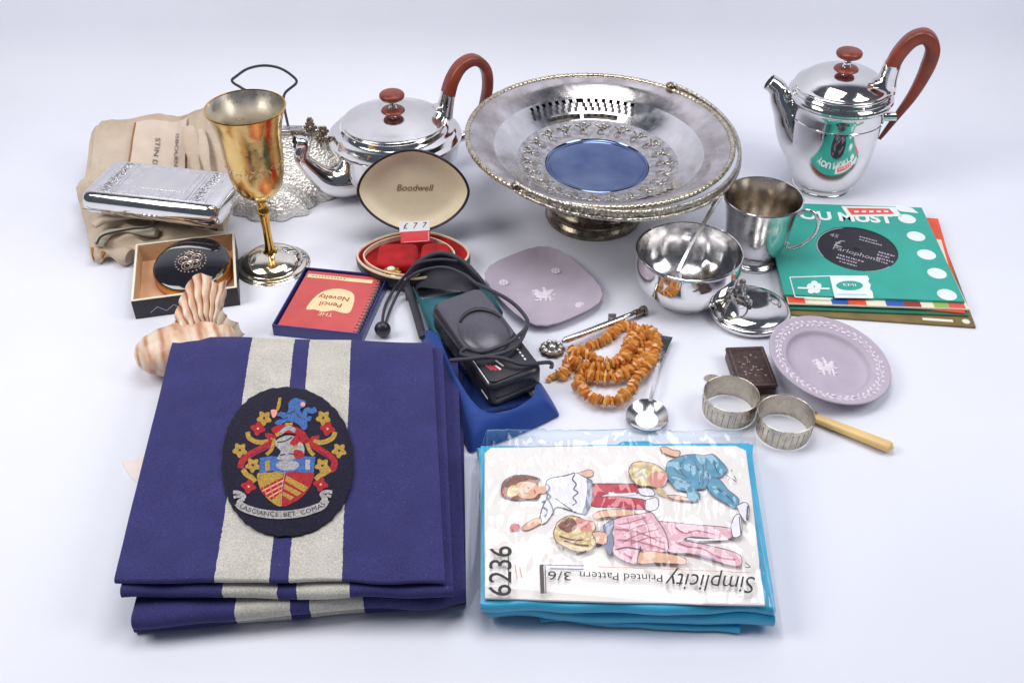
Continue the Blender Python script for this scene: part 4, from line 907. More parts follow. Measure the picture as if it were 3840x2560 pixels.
m_ = MB(); cc = D(1247, 676, 0.0046) - lc; relief_figure(m_, (cc.x, cc.y), 0.021, 3, dz_sq); part('relief_figure', m_, RELIEF, ld)
for px, py in ((1157, 648), (1277, 621), (1332, 700)):
    m_ = MB(); cc = D(px, py, 0.006) - lc; rosette(m_, (cc.x, cc.y), 0.0058, lambda x, y: 0.0056); part('relief_flower', m_, RELIEF, ld)
# round dish, tipped up on the stamp box
rc = D(1903, 830, 0.017)
rm = Matrix.Translation(rc) @ Matrix.Rotation(R(9.5), 4, Vector((0.55, 0.83, 0)).normalized())
rd = thing('round_dish', 'round lilac stoneware pin dish with white vine border tipped against the box', 'dish', mat=rm)
dp = [(0.0, -0.0050), (0.030, -0.0048), (0.0370, -0.0036), (0.0395, -0.0010), (0.0410, 0.0008), (0.0440, 0.0016), (0.0520, 0.0034), (0.0565, 0.0048), (0.0578, 0.0046), (0.0575, 0.0030), (0.0500, -0.0010), (0.0420, -0.0060), (0.0360, -0.0092), (0.0345, -0.0108), (0.0325, -0.0108), (0.0315, -0.0085), (0.0, -0.0085)]
m_ = MB(); m_.lathe(spl(dp, 3), 120); part('dish_body', m_, LILAC, rd, angle=60)
m_ = MB(); relief_figure(m_, (-0.002, -0.002), 0.020, 8, lambda x, y: -0.0049); part('relief_figure', m_, RELIEF, rd)
m_ = MB()
for i in range(96):
    a = 2 * math.pi * i / 96 + random.uniform(-0.008, 0.008); r = 0.0488 + 0.0030 * (1 if i % 2 else -1) * random.uniform(0.5, 1.0)
    z = 0.0016 + (r - 0.044) / 0.0125 * 0.0030
    st = len(m_.v); m_.ball((0, 0, 0), random.uniform(0.0018, 0.0028), random.uniform(0.0010, 0.0015), 0.0008, 8, 5)
    m_.xf(Matrix.Translation((r * math.cos(a), r * math.sin(a), z)) @ Matrix.Rotation(a + random.uniform(0.5, 1.3) * (1 if i % 2 else -1), 4, 'Z'), st)
m_.tube([((0.0490 + 0.0010 * math.sin(16 * a)) * math.cos(a), (0.0490 + 0.0016 * math.sin(16 * a)) * math.sin(a), 0.0028) for a in [2 * math.pi * i / 256 for i in range(256)]], 0.0005, 5, closed=True)
part('relief_vine_border', m_, RELIEF, rd)

# ================================================================== RECORD SLEEVES
CREAM = M('cream_paper', (236, 228, 206), 0.7, var=0.04, vscale=60)
GREEN = M('green_sleeve_card', (50, 166, 150), 0.5, var=0.06, vscale=25, bump=0.05, bscale=70)
GREEN_D = M('dark_green_sleeve', (40, 120, 96), 0.55, var=0.1, vscale=40)
OLIVE = M('brown_sleeve', (128, 108, 62), 0.6, var=0.2, vscale=50)
ORANGE = M('orange_sleeve', (230, 84, 50), 0.55, var=0.06, vscale=60)
WHITEINK = M('white_ink', (232, 240, 240), 0.55, var=0.03, vscale=100)
REDINK = M('red_sticker', (230, 90, 74), 0.55, var=0.06, vscale=200); BLUEINK = M('blue_ink', (56, 92, 176), 0.55); BROWNINK = M('brown_ink', (150, 62, 52), 0.55); LIME = M('lime_ink', (150, 184, 96), 0.55)
VINYL = M('record_label', (40, 37, 46), 0.5, var=0.1, vscale=200); SILVINK = M('silver_ink', (176, 168, 184), 0.5); GROOVE = M('black_vinyl', (20, 19, 22), 0.3)
def sleeve_frame(pts, z):
    c, rz, w_, d_ = quad_fit(pts, z); return c, rz
def sag(mb, amt, seed):
    for v in mb.v: v.z += amt * (nz(v.x, v.y, 0, 9, seed))
    return mb
def sleeve(name, label, c, rz, z, size=0.182, mat=GREEN, hole=False, th=0.0022):
    o = thing(name, label, 'record sleeve', (c.x, c.y, z), rz, group='record sleeves in the stack')
    m1 = MB(); h = size / 2; n = 48
    sq = []
    per = [(h, -h + 2 * h * i / 12) for i in range(12)] + [(h - 2 * h * i / 12, h) for i in range(12)] + [(-h, h - 2 * h * i / 12) for i in range(12)] + [(-h + 2 * h * i / 12, -h) for i in range(12)]
    if hole:
        hr = 0.0435; ring_ = []
        for x, y in per: a = math.atan2(y, x); ring_.append((hr * math.cos(a), hr * math.sin(a)))
        v = [(x, y, th) for x, y in ring_] + [((x * .5 + q[0] * .5), (y * .5 + q[1] * .5), th) for (x, y), q in zip(per, ring_)] + [(x, y, th) for x, y in per] + [(x, y, 0.0002) for x, y in per] + [(x, y, 0.0012) for x, y in ring_]
        f = []
        for j in range(48):
            k = (j + 1) % 48
            f += [(j, 48 + j, 48 + k, k), (48 + j, 96 + j, 96 + k, 48 + k), (96 + j, 144 + j, 144 + k, 96 + k), (j, k, 192 + k, 192 + j)]
        f.append(tuple(range(144, 192))[::-1]); m1.add(v, f)
    else: m1.box(size, size, th, bev=0.0004)
    part('card_sleeve', m1, mat, o, angle=40)
    return o
c1, r1 = quad_fit(((1742, 461), (2100, 477), (2228, 692), (1820, 681)), 0.0125)[:2]
vz = Vector((math.cos(r1), math.sin(r1), 0)); vy = Vector((-math.sin(r1), math.cos(r1), 0))
cB = c1 + vz * 0.0105 - vy * 0.0245
o = sleeve('record_sleeve', 'olive brown record sleeve at the bottom of the stack', cB, r1 - 0.05, 0.0004, mat=OLIVE)
m_ = MB(); m_.box(0.03, 0.004, 0.0003, (0.055, -0.084, 0.0022)); m_.ball((0.083, -0.083, 0.0023), 0.004, 0.004, 0.0004); part('printed_mark', m_, CREAM, o)
o = sleeve('record_sleeve', 'plain dark green record sleeve with its front edge showing', c1 + vz * 0.002 - vy * 0.0135, r1 + 0.005, 0.0027, mat=GREEN_D)
o = sleeve('record_sleeve', 'orange red record sleeve turned so one corner sticks out', c1 + vz * 0.0085 - vy * 0.004, r1 - 0.10, 0.0050, size=0.181, mat=ORANGE)
m_ = MB(); m_.box(0.006, 0.05, 0.0003, (0.084, 0.02, 0.0022)); part('cream_stripe', m_, CREAM, o)
o = sleeve('record_sleeve', 'cream record sleeve with coloured squares along its edge', c1 - vy * 0.0095 + vz * 0.002, r1 + 0.012, 0.0073, mat=CREAM)
x = -0.0905
for wd, mt in ((0.017, ORANGE), (0.027, None), (0.017, BLUEINK), (0.018, ORANGE), (0.020, None), (0.018, BLUEINK), (0.017, BROWNINK), (0.013, None), (0.015, LIME), (0.016, REDINK)):
    if mt:
        m_ = MB(); m_.box(wd, 0.012, 0.0003, (x + wd / 2, -0.0845, 0.0021)); part('coloured_square', m_, mt, o)
    x += wd
TZ = 0.0096
o = sleeve('record_sleeve', 'green record sleeve with white dots and round centre hole on top of the stack', c1, r1, TZ, mat=GREEN, hole=True, th=0.0030)
TOPZ = TZ + 0.0030
def on_sl(x, y, l): return D(x, y, TOPZ) + Vector((0, 0, 0.0001 + l))
PS = Print(on_sl, 5e-5)
for px, py in ((2083, 503), (2104, 543), (2128, 585), (2152, 628), (2175, 677)):
    m_ = MB(); cc = D(px, py, TOPZ); 
    m_.poly([cc + Vector((0.0098 * math.cos(a), 0.0098 * math.sin(a), 0.0002)) for a in [2 * math.pi * i / 36 for i in range(36)]]); part('white_dot', m_, WHITEINK, o, world=True, angle=0)
m_ = MB(); PS.fill(m_, [(2058, 470), (2095, 478), (2110, 490), (2070, 486), (2056, 480)], 0, smooth=False); part('worn_corner', m_, WHITEINK, o, world=True, angle=0)
tx = text_mb('YOU MUST', 0.0245, xs=0.98, bold=0.0010); tc_ = D(1928, 499, TOPZ)
tx.xf(Matrix.Translation(tc_ + Vector((0, 0, 0.0003))) @ Matrix.Rotation(r1 - 0.03, 4, 'Z')); part('title_lettering', tx, WHITEINK, o, world=True, angle=0)
m_ = MB(); PS.fill(m_, [(1932, 474), (2055, 476), (2072, 497), (1948, 498)], 0, False); PS.k += 4; PS.fill(m_, [(1944, 478), (2042, 480), (2054, 492), (1956, 494)], 1, False)
for k in range(5): PS.line(m_, [(1962 + k * 17, 487), (1972 + k * 17, 487)], 4, 0, False)
stk = part('red_sticker', m_, [WHITEINK, REDINK], o, world=True, angle=0)
m_ = MB()
PS.k = 1
for pts in ([(1814, 637), (1906, 634)], [(1814, 637), (1826, 682)], [(1826, 682), (1912, 686)]): PS.line(m_, pts, 2.2, 0, False)
for dx, dy in ((0, -9), (9, -3), (6, 8), (-7, 9), (-9, -2)): PS.ell(m_, 1870 + dx, 660 + dy, 8, 6, 0, 14)
PS.line(m_, [(1832, 662), (1905, 664)], 4, 0, False)
PS.fill(m_, [(1905, 634), (1992, 634), (1996, 642), (1994, 648), (2000, 655), (1998, 664), (2004, 672), (2006, 686), (1917, 685)], 0, False)
PS.ell(m_, 1951, 657, 31, 11, 1, 30); PS.line(m_, [(1922, 677), (1990, 678)], 3, 2, False)
part('printed_stamps', m_, [WHITEINK, GREEN, M('pale_blue_ink', (176, 214, 220), 0.6)], o, world=True, angle=0)
tx = text_mb('EMI', 0.0062, xs=1.5); tx.xf(Matrix.Translation(D(1951, 657, TOPZ) + Vector((0, 0, 0.0014))) @ Matrix.Rotation(r1, 4, 'Z')); part('stamp_lettering', tx, WHITEINK, o, world=True, angle=0)
# the record in the top sleeve
rec = thing('vinyl_record', 'black vinyl record with silver lettered label inside the green sleeve', 'record', (c1.x, c1.y, TZ + 0.0005), r1 - 0.45)
m_ = MB(); m_.lathe([(0.0, 0.0), (0.0868, 0.0), (0.0870, 0.0004), (0.0868, 0.0010), (0.047, 0.0010), (0.0465, 0.0014)], 96); part('vinyl_disc', m_, GROOVE, rec)
m_ = MB(); m_.lathe([(0.0036, 0.0016), (0.0467, 0.0016)], 72); lab = part('paper_label', m_, VINYL, rec)
m_ = MB(); m_.lathe([(0.0, 0.00165), (0.0036, 0.00165)], 24); part('spindle_hole', m_, HOLE, lab)
def lab_text(s, size, x, y, xs=1.0, name='label_lettering'):
    t = text_mb(s, size, xs=xs); t.xf(Matrix.Translation((x, y, 0.0019))); part(name, t, SILVINK, lab, angle=0)
lab_text('Parlophone', 0.0112, 0.002, -0.0095, 1.0); lab_text('£', 0.021, -0.020, 0.001); lab_text('45', 0.010, -0.029, 0.014)
m_ = MB()
for (x, y, ln, hh) in ((0.006, 0.026, 0.020, 0.0026), (0.010, 0.0205, 0.026, 0.0024), (0.030, 0.006, 0.016, 0.003), (0.029, 0.000, 0.014, 0.003), (0.031, -0.006, 0.016, 0.003), (0.030, -0.012, 0.012, 0.0024), (-0.002, -0.021, 0.026, 0.003), (-0.004, -0.027, 0.022, 0.003), (-0.001, -0.033, 0.018, 0.0024)):
    q = -ln / 2
    while q < ln / 2:
        wd = random.uniform(0.0009, 0.0026); m_.add([(x + q, y - hh / 2, 0.0019), (x + q + wd, y - hh / 2, 0.0019), (x + q + wd, y + hh / 2 * random.uniform(0.5, 1), 0.0019), (x + q, y + hh / 2, 0.0019)], [(0, 1, 2, 3)]); q += wd + random.uniform(0.0006, 0.0014)
part('small_print', m_, SILVINK, lab, angle=0)
m_ = MB()
for a0, a1 in ((2.2, 4.0), (5.2, 5.9)):
    m_.tube([(0.0425 * math.cos(a), 0.0425 * math.sin(a), 0.0017) for a in [a0 + (a1 - a0) * i / 20 for i in range(21)]], 0.0006, 4, flat=0.2)
part('label_arc', m_, SILVINK, lab)

# ================================================================== JEWELLERY CASE
j0 = D(951, 618, 0)
jc = thing('jewellery_case', 'open oval jewellery case with cream lid lining and red velvet inside', 'jewellery case', j0)
def almond(a, b, p=1.75, n=80):
    out = []
    for i in range(n):
        t = 2 * math.pi * i / n; c_, s_ = math.cos(t), math.sin(t)
        out.append((a * math.copysign(abs(c_) ** (2 / p), c_), b * math.copysign(abs(s_) ** (2 / p), s_)))
    return out
LEA = M('black_leatherette', (36, 34, 40), 0.4, var=0.15, vscale=400, bump=0.3, bscale=900)
SATC = M('cream_satin', (232, 218, 188), 0.42, var=0.05, vscale=40, sheen=0.3, bump=0.05, bscale=60)
EDGE = M('cream_edge', (226, 208, 180), 0.5, var=0.08, vscale=200)
VELV = M('red_velvet', (172, 6, 20), 0.8, var=0.3, vscale=60, sheen=0.12, bump=0.2, bscale=600)
JA, JB = 0.0615, 0.047
def loft(rows, a, b, n=80, p=1.75):
    """stack of almond outlines (inset, z)"""
    m1 = MB(); base = almond(a, b, p, n); 
    for ins, z in rows:
        ka = (a - ins) / a; kb = (b - ins) / b
        m1.v += [Vector((x * ka, y * kb, z)) for x, y in base]
    for k in range(len(rows) - 1):
        for j in range(n): m1.f.append((k * n + j, k * n + (j + 1) % n, (k + 1) * n + (j + 1) % n, (k + 1) * n + j)); m1.m.append(0)
    return m1
m_ = loft([(0.0469, 0.0), (0.008, 0.0), (0.003, 0.003), (0.0005, 0.009), (0.0, 0.0175), (0.0004, 0.0185)], JA, JB); part('case_base', m_, LEA, jc)
m_ = loft([(0.0004, 0.0183), (0.0010, 0.0200), (0.0028, 0.0200), (0.0034, 0.0170)], JA, JB); part('base_edging', m_, EDGE, jc)
m_ = loft([(0.0032, 0.0185), (0.0055, 0.013), (0.010, 0.0095), (0.020, 0.0085), (0.0469, 0.0085)], JA, JB); part('velvet_lining', m_, VELV, jc)
for cx, cy, rx, ry in ((-0.017, 0.000, 0.0235, 0.027), (0.024, 0.004, 0.0175, 0.023)):
    m_ = MB(); m_.box(rx * 1.8, ry * 1.5, 0.0125, (cx, cy, 0.0085), bev=0.0045, rbev=0.007, segs=5); part('velvet_cushion', m_, VELV, jc)
m_ = loft([(0.0035, 0.0170), (0.0035, 0.0202), (0.0050, 0.0202), (0.0050, 0.0150)], JA * 0.86, JB * 0.90); m_.v = [v + Vector((-0.004, -0.001, 0)) for v in m_.v]
part('inner_rim', m_, EDGE, jc)
# lid, hinged at the back and standing open
hz = 0.0200; tilt = R(14)
LMx = Matrix.Translation((-0.001, JB - 0.004, hz)) @ Matrix.Rotation(R(90) - tilt, 4, 'X') @ Matrix.Translation((0, JB - 0.001, 0))
m_ = loft([(0.0, 0.0), (0.0004, 0.0030), (0.003, 0.011), (0.010, 0.0165), (0.022, 0.019), (0.0469, 0.0195)], JA, JB); m_.v = [LMx @ Vector((v.x, v.y, -v.z)) for v in m_.v]
jl = part('case_lid', m_, LEA, jc)
m_ = loft([(0.0, 0.0), (0.0008, 0.0010), (0.0022, 0.0006), (0.0030, -0.0004)], JA, JB); m_.v = [LMx @ v for v in m_.v]; part('lid_edging', m_, LEA, jl)
m_ = loft([(0.0026, 0.0), (0.006, -0.0055), (0.011, -0.0098), (0.018, -0.0125), (0.030, -0.0138), (0.0469, -0.0140)], JA, JB); m_.v = [LMx @ v for v in m_.v]; part('satin_lining', m_, SATC, jl)
STAMP = M('gold_stamping', (150, 116, 70), 0.5, 0.3)
for s, sz, yy in (('Boodwell', 0.0105, 0.000),):
    t = text_mb(s, sz, shear=0.25 if sz > 0.005 else 0); t.xf(LMx @ Matrix.Translation((0, yy, -0.0132))); part('stamped_lettering', t, STAMP, jl, angle=0)
m_ = MB(); m_.tube([(-0.02, JB - 0.003, 0.0195), (0.018, JB - 0.003, 0.0195)], 0.0016, 10); part('hinge', m_, BRASS, jc)
# price ticket and gold brooch in the case
tm_ = Matrix.Translation(j0 + Vector((0.001, 0.020, 0.0250))) @ Matrix.Rotation(R(-4), 4, 'Y') @ Matrix.Rotation(R(42), 4, 'X')
tk = thing('price_ticket', 'white and red price ticket propped inside the jewellery case', 'ticket', mat=tm_)
m_ = MB(); m_.box(0.033, 0.011, 0.0006, (0, 0.0145, 0)); part('white_ticket', m_, WHITE_P, tk)
m_ = MB(); m_.box(0.032, 0.0125, 0.0008, (0.0005, 0.0030, 0), bev=0.0002); part('red_ticket', m_, M('red_card', (220, 48, 58), 0.5, var=0.08, vscale=200), tk)
m_ = MB(); m_.box(0.0008, 0.0100, 0.0002, (0.0150, 0.0030, 0.0008)); m_.box(0.026, 0.0006, 0.0002, (0.001, -0.0025, 0.0008)); part('ticket_border', m_, M('pale_pink_ink', (240, 176, 176), 0.6), tk)
t = text_mb('£  7  7', 0.0088, shear=0.2, xs=1.1); t.xf(Matrix.Translation((0.0, 0.0152, 0.0009))); part('handwritten_price', t, INK, tk, angle=0)
br = thing('gold_brooch', 'small gold brooch lying on red velvet at the case front', 'brooch', j0 + Vector((-0.021, -0.0300, 0.0165)))
m_ = MB(); m_.lathe([(0.0, 0.0035), (0.006, 0.003), (0.0100, 0.0012), (0.0106, -0.001), (0.0, -0.001)], 40, fn=lambda r, z, a, k: (r * (1 + 0.08 * math.cos(8 * a)), z)); part('gold_setting', m_, GOLD, br)
m_ = MB(); m_.ball((0, 0.002, 0.0035), 0.0045, 0.0038, 0.0022, 16, 8); part('pearl', m_, M('pearl', (240, 224, 206), 0.2, coat=0.5), br)
m_ = MB(); m_.tube(cr([(-0.003, 0.045, 0.006), (-0.013, 0.047, 0.0075), (0.004, 0.049, 0.0085), (0.013, 0.046, 0.006), (0.006, 0.040, 0.006)], 8), 0.0014, 8)
solo('gold_chain', m_, GOLD, 'fine gold chain bunched beneath the price ticket', 'chain', j0)

# ================================================================== NOTEBOOK IN BLUE TRAY
q, rz, ww, dd = quad_fit(((695, 612), (889, 633), (833, 768), (630, 748)), 0.013)
nt = thing('card_tray', 'shallow blue card tray holding the red notebook', 'tray', (q.x, q.y, 0), rz)
NAVYC = M('blue_glazed_card', (34, 40, 112), 0.3, var=0.15, vscale=100, coat=0.2)
m_ = MB(); m_.box(ww, dd, 0.0015, bev=0.0004); part('tray_base', m_, NAVYC, nt)
for sx, sy, lw, ldp in ((0, 1, ww, 0.0014), (0, -1, ww, 0.0014), (1, 0, 0.0014, dd - 0.003), (-1, 0, 0.0014, dd - 0.003)):
    m_ = MB(); m_.box(lw, ldp, 0.0125, (sx * (ww / 2 - 0.0007), sy * (dd / 2 - 0.0007), 0.0010), bev=0.0004); part('tray_wall', m_, NAVYC, nt)
nb = thing('notebook', 'red spiral bound notebook with cream plaque lying in the blue tray', 'notebook', (q.x, q.y, 0.0016), rz)
nw, nd = ww - 0.008, dd - 0.006
m_ = MB(); m_.box(nw - 0.004, nd - 0.001, 0.0085, (-0.001, 0, 0), bev=0.0004); part('page_block', m_, CREAM, nb)
REDC = M('red_cover', (200, 84, 84), 0.5, var=0.08, vscale=40, bump=0.06, bscale=300)
m_ = MB(); m_.box(nw - 0.003, nd, 0.0009, (-0.0012, 0, 0.0087), bev=0.0003); cov = part('cover', m_, REDC, nb)
def on_cov(x, y, l): return Vector((x, y, 0.0097 + l))
PC = Print(on_cov, 4e-5); PLAQ = M('cream_print', (240, 212, 166), 0.6, var=0.05, vscale=200)
m_ = MB(); PC.fill(m_, [(1.62 * a, 1.42 * b) for a, b in [(-0.0135, -0.012), (-0.0115, 0.004), (-0.006, 0.0125), (0.002, 0.0150), (0.010, 0.0120), (0.0135, 0.004), (0.0145, -0.0105), (0.010, -0.0125), (0.004, -0.0110), (-0.002, -0.0135), (-0.008, -0.0120)]], 0)
part('cream_plaque', m_, PLAQ, cov)
m_ = MB(); PC.line(m_, [(-nw / 2 + 0.003, nd / 2 - 0.0090), (-0.005, nd / 2 - 0.0088), (0.006, nd / 2 - 0.0092), (nw / 2 - 0.010, nd / 2 - 0.0088)], 0.0060, 0); PC.k += 3
for k in range(11): PC.line(m_, [(-nw / 2 + 0.008 + k * 0.0034, nd / 2 - 0.0088), (-nw / 2 + 0.0098 + k * 0.0034, nd / 2 - 0.0088)], 0.0014, 1, False)
part('cream_ribbon', m_, [PLAQ, BROWNINK], cov)
for s, sz, yy, mt in (('Pencil', 0.0102, -0.0062, BROWNINK), ('Novelty', 0.0102, 0.0052, BROWNINK), ('THE', 0.0085, -0.0232, PLAQ)):
    t = text_mb(s, sz, xs=1.0); t.xf(Matrix.Translation((0.0005, yy, 0.0101)) @ Matrix.Rotation(math.pi, 4, 'Z')); part('cover_lettering', t, mt, cov, angle=0)
for k in range(18):
    yy = -nd / 2 + 0.0025 + k * (nd - 0.005) / 17
    m_ = MB(); m_.tube([(nw / 2 - 0.0035 + 0.0035 * math.cos(a), yy, 0.0062 + 0.0052 * math.sin(a)) for a in [math.pi * (1.15 - 1.3 * i / 14) for i in range(15)]], 0.00045, 6)
    part('spiral_ring', m_, SILVER_W, nb)

# ================================================================== COMPACT IN ITS BOX
q, rz, ww, dd = quad_fit(((310, 566), (536, 533), (547, 664), (303, 690)), 0.022)
cbx = thing('open_box', 'open black card box lined with tan paper holding the compact', 'box', (q.x, q.y, 0), rz)
KRAFT = M('tan_lining_paper', (206, 172, 136), 0.7, var=0.08, vscale=40); PEACH = M('peach_paper', (226, 178, 140), 0.7, var=0.06, vscale=60)
m_ = MB(); m_.box(ww, dd, 0.0016, bev=0.0004); part('box_floor', m_, BLACK, cbx)
for sx, sy, lw, ldp in ((0, 1, ww, 0.0022), (0, -1, ww, 0.0022), (1, 0, 0.0022, dd - 0.0048), (-1, 0, 0.0022, dd - 0.0048)):
    m_ = MB(); m_.box(lw, ldp, 0.0215, (sx * (ww / 2 - 0.0011), sy * (dd / 2 - 0.0011), 0.0008), bev=0.0004); wl = part('box_wall', m_, BLACK, cbx)
    m_ = MB(); m_.box(lw if sy else 0.0024, 0.0024 if sy else ldp, 0.0010, (sx * (ww / 2 - 0.0012), sy * (dd / 2 - 0.0012), 0.0222), bev=0.0003); part('wall_edge', m_, CREAM, wl)
    m_ = MB(); m_.box((ww - 0.0046) if sy else 0.0006, 0.0006 if sy else dd - 0.006, 0.0195, (sx * (ww / 2 - 0.0026), sy * (dd / 2 - 0.0026), 0.0022)); part('wall_lining', m_, KRAFT, wl)
m_ = MB(); m_.box(ww - 0.0056, dd - 0.0056, 0.0006, (0, 0, 0.0017)); part('floor_lining', m_, PEACH, cbx)
m_ = MB()
for k in range(7):
    m_.tube([(-ww * 0.35 + k * 0.008, -dd / 2 - 0.0001, 0.006 + 0.006 * (k % 2)), (-ww * 0.35 + (k + 1) * 0.008, -dd / 2 - 0.0001, 0.006 + 0.006 * ((k + 1) % 2))], 0.0003, 5)
part('printed_zigzag', m_, SILVINK, cbx)
# compact, tipped in the box
cc = D(440, 606, 0.022); cmx = Matrix.Translation(cc) @ Matrix.Rotation(rz + 0.10, 4, 'Z') @ Matrix.Rotation(R(13), 4, 'X') @ Matrix.Rotation(R(-4), 4, 'Y')
cp = thing('powder_compact', 'oval black and gold powder compact with flower medallion', 'compact', mat=cmx)
A_, B_ = 0.0405, 0.0385
GLOSSK = M('black_enamel', (30, 28, 36), 0.07, coat=0.6, spec=0.7)
m_ = MB(); m_.lathe(spl([(0.0, -0.0130), (0.94, -0.0130), (0.99, -0.0110), (1.0, -0.0080), (0.985, -0.0062)], 3), 96, sx=A_, sy=B_); part('compact_base', m_, M('rose_gold', (232, 180, 150), 0.2, 1, var=0.1, vscale=60), cp)
m_ = MB(); m_.lathe(spl([(0.985, -0.0062), (1.0, -0.0045), (1.0, -0.0018), (0.97, 0.0)], 3), 96, sx=A_, sy=B_); part('gold_rim', m_, GOLD, cp)
m_ = MB(); m_.lathe(spl([(0.975, -0.0004), (0.90, 0.0014), (0.6, 0.0034), (0.3, 0.0044), (0.0, 0.0048)], 4), 96, sx=A_, sy=B_); cl2 = part('enamel_lid', m_, GLOSSK, cp)
m_ = MB()
def cz(x, y): r = math.hypot(x / A_, y / B_); return 0.0048 - 0.0042 * r * r
for i in range(5):
    a = 2 * math.pi * i / 5 + 0.3; c_ = (0.0072 * math.cos(a), 0.0072 * math.sin(a))
    m_.tube([(c_[0] + 0.0056 * math.cos(b), c_[1] + 0.0056 * math.sin(b), cz(c_[0], c_[1]) + 0.0001) for b in [2 * math.pi * k / 20 for k in range(20)]], 0.0005, 5, closed=True)
    m_.tube([(c_[0] + 0.0030 * math.cos(b), c_[1] + 0.0030 * math.sin(b), cz(c_[0], c_[1]) + 0.0001) for b in [2 * math.pi * k / 14 for k in range(14)]], 0.0004, 5, closed=True)
for i in range(24):
    a = 2 * math.pi * i / 24; x, y = 0.0158 * math.cos(a), 0.0150 * math.sin(a); m_.ball((x, y, cz(x, y)), 0.0012, 0.0012, 0.0006, 6, 4)
m_.ball((0, 0, 0.0048), 0.002, 0.002, 0.0008, 10, 5)
part('flower_medallion', m_, M('medallion_silver_gilt', (214, 192, 176), 0.3, 1, var=0.2, vscale=300), cl2)

# ================================================================== SEASHELL
shc = D(470, 800, 0)
SHELLM = M('peach_shell', (226, 186, 156), 0.42, var=0.15, vscale=55, col2=(196, 116, 76), bump=0.35, bscale=140, coat=0.15, sss=0.08)
SHELLI = M('pale_shell', (230, 196, 172), 0.5, var=0.12, vscale=70, col2=(176, 136, 104), bump=0.25, bscale=160)
sh = thing('seashell', 'large ribbed peach seashell lying behind the scarf', 'shell', shc)
SHB = M('brown_shell', (186, 112, 78), 0.42, var=0.2, vscale=60, bump=0.3, bscale=200, coat=0.2); SHP = M('pink_shell', (232, 176, 156), 0.4, var=0.15, vscale=60, bump=0.25, bscale=200, coat=0.2)
SHC = M('cream_shell', (232, 212, 190), 0.45, var=0.1, vscale=80, bump=0.25, bscale=200, coat=0.15); SHG = M('grey_shell', (176, 162, 140), 0.5, var=0.18, vscale=80, bump=0.3, bscale=200)
SHV = M('streaked_shell', (230, 190, 165), 0.42, coat=0.2, bump=0.3, bscale=220)
def use_col(m):
    t = m.node_tree; n = t.nodes; b = n['Principled BSDF']; at = n.new('ShaderNodeAttribute'); at.attribute_name = 'Col'
    tc = n.new('ShaderNodeTexCoord'); nn = n.new('ShaderNodeTexNoise'); nn.inputs['Scale'].default_value = 160; nn.inputs['Detail'].default_value = 4; t.links.new(tc.outputs['Object'], nn.inputs['Vector'])
    mr = n.new('ShaderNodeMapRange'); mr.inputs['To Min'].default_value = 0.82; mr.inputs['To Max'].default_value = 1.12; t.links.new(nn.outputs['Fac'], mr.inputs['Value'])
    mx = n.new('ShaderNodeMix'); mx.data_type = 'RGBA'; mx.blend_type = 'MULTIPLY'; mx.inputs['Factor'].default_value = 1
    t.links.new(at.outputs['Color'], mx.inputs['A']); t.links.new(mr.outputs['Result'], mx.inputs['B']); t.links.new(mx.outputs['Result'], b.inputs['Base Color'])
use_col(SHV)
SHPAL = [lin(c) for c in ((226, 184, 154), (186, 126, 88), (234, 216, 194), (182, 168, 144))]
def shmix(wts):
    t = sum(wts); return tuple(sum(SHPAL[k][c] * wts[k] for k in range(4)) / t for c in range(3)) + (1,)
def sst(a, b, x): x = min(1, max(0, (x - a) / (b - a))); return x * x * (3 - 2 * x)
# rounded body whorl with growth ridges running round its axis
bcn = D(428, 797, 0.0225); ax = (D(330, 838, 0.02) - D(470, 795, 0.026)); ax.z = 0; ax.normalize(); ay = Vector((-ax.y, ax.x, 0)); az = Vector((0, 0, 1))
m_ = MB(); NU, NV = 72, 60; vv = []
for i in range(NU + 1):
    t = i / NU; b_ = math.pi * (t - 0.5)                                   # pole to pole along the shell's axis
    for j in range(NV):
        a = 2 * math.pi * j / NV
        rid = 1 + 0.035 * (abs(math.sin(t * 26 + 0.5 * math.sin(a))) ** 3) + 0.02 * math.sin(5 * a + 9 * t)
        r_ = math.cos(b_) ** 0.8 * rid if abs(b_) < 1.5707 else 0
        p = bcn + ax * (0.047 * math.sin(b_)) + ay * (0.028 * r_ * math.cos(a)) + az * (0.0225 * r_ * math.sin(a)); p.z = max(p.z, 0.001); vv.append(p)
ff = []; fm = []; cols_ = []
for i in range(NU + 1):
    for j in range(NV):
        t = i / NU; q = nz(i * 0.35, j * 0.10, 0, 1, 2) + 0.30 * math.sin(t * 52 + 0.5 * math.sin(2 * math.pi * j / NV))
        br_ = sst(0.20, 0.5, q); cr__ = sst(0.0, -0.45, q); cols_.append(shmix((max(0.05, 1 - br_ - cr__), 0.8 * br_, cr__, 0.1)))
for i in range(NU):
    for j in range(NV):
        ff.append((i * NV + j, i * NV + (j + 1) % NV, (i + 1) * NV + (j + 1) % NV, (i + 1) * NV + j))
        fm.append(0)
m_.v = vv; m_.f = ff; m_.m = fm; m_.col = cols_
part('body_whorl', m_, SHV, sh, world=True, angle=80)
edge_ = [D(398, 770, 0.036), D(402, 735, 0.046), D(410, 700, 0.055), D(424, 668, 0.062), D(440, 640, 0.066), D(460, 627, 0.068), D(484, 636, 0.064), D(500, 652, 0.058), D(518, 644, 0.059), D(518, 668, 0.053), D(512, 692, 0.048), D(518, 724, 0.040), D(545, 742, 0.028), D(560, 768, 0.014)]
ed = cr(edge_, 12); hub = D(496, 800, 0.016)
NR = 13
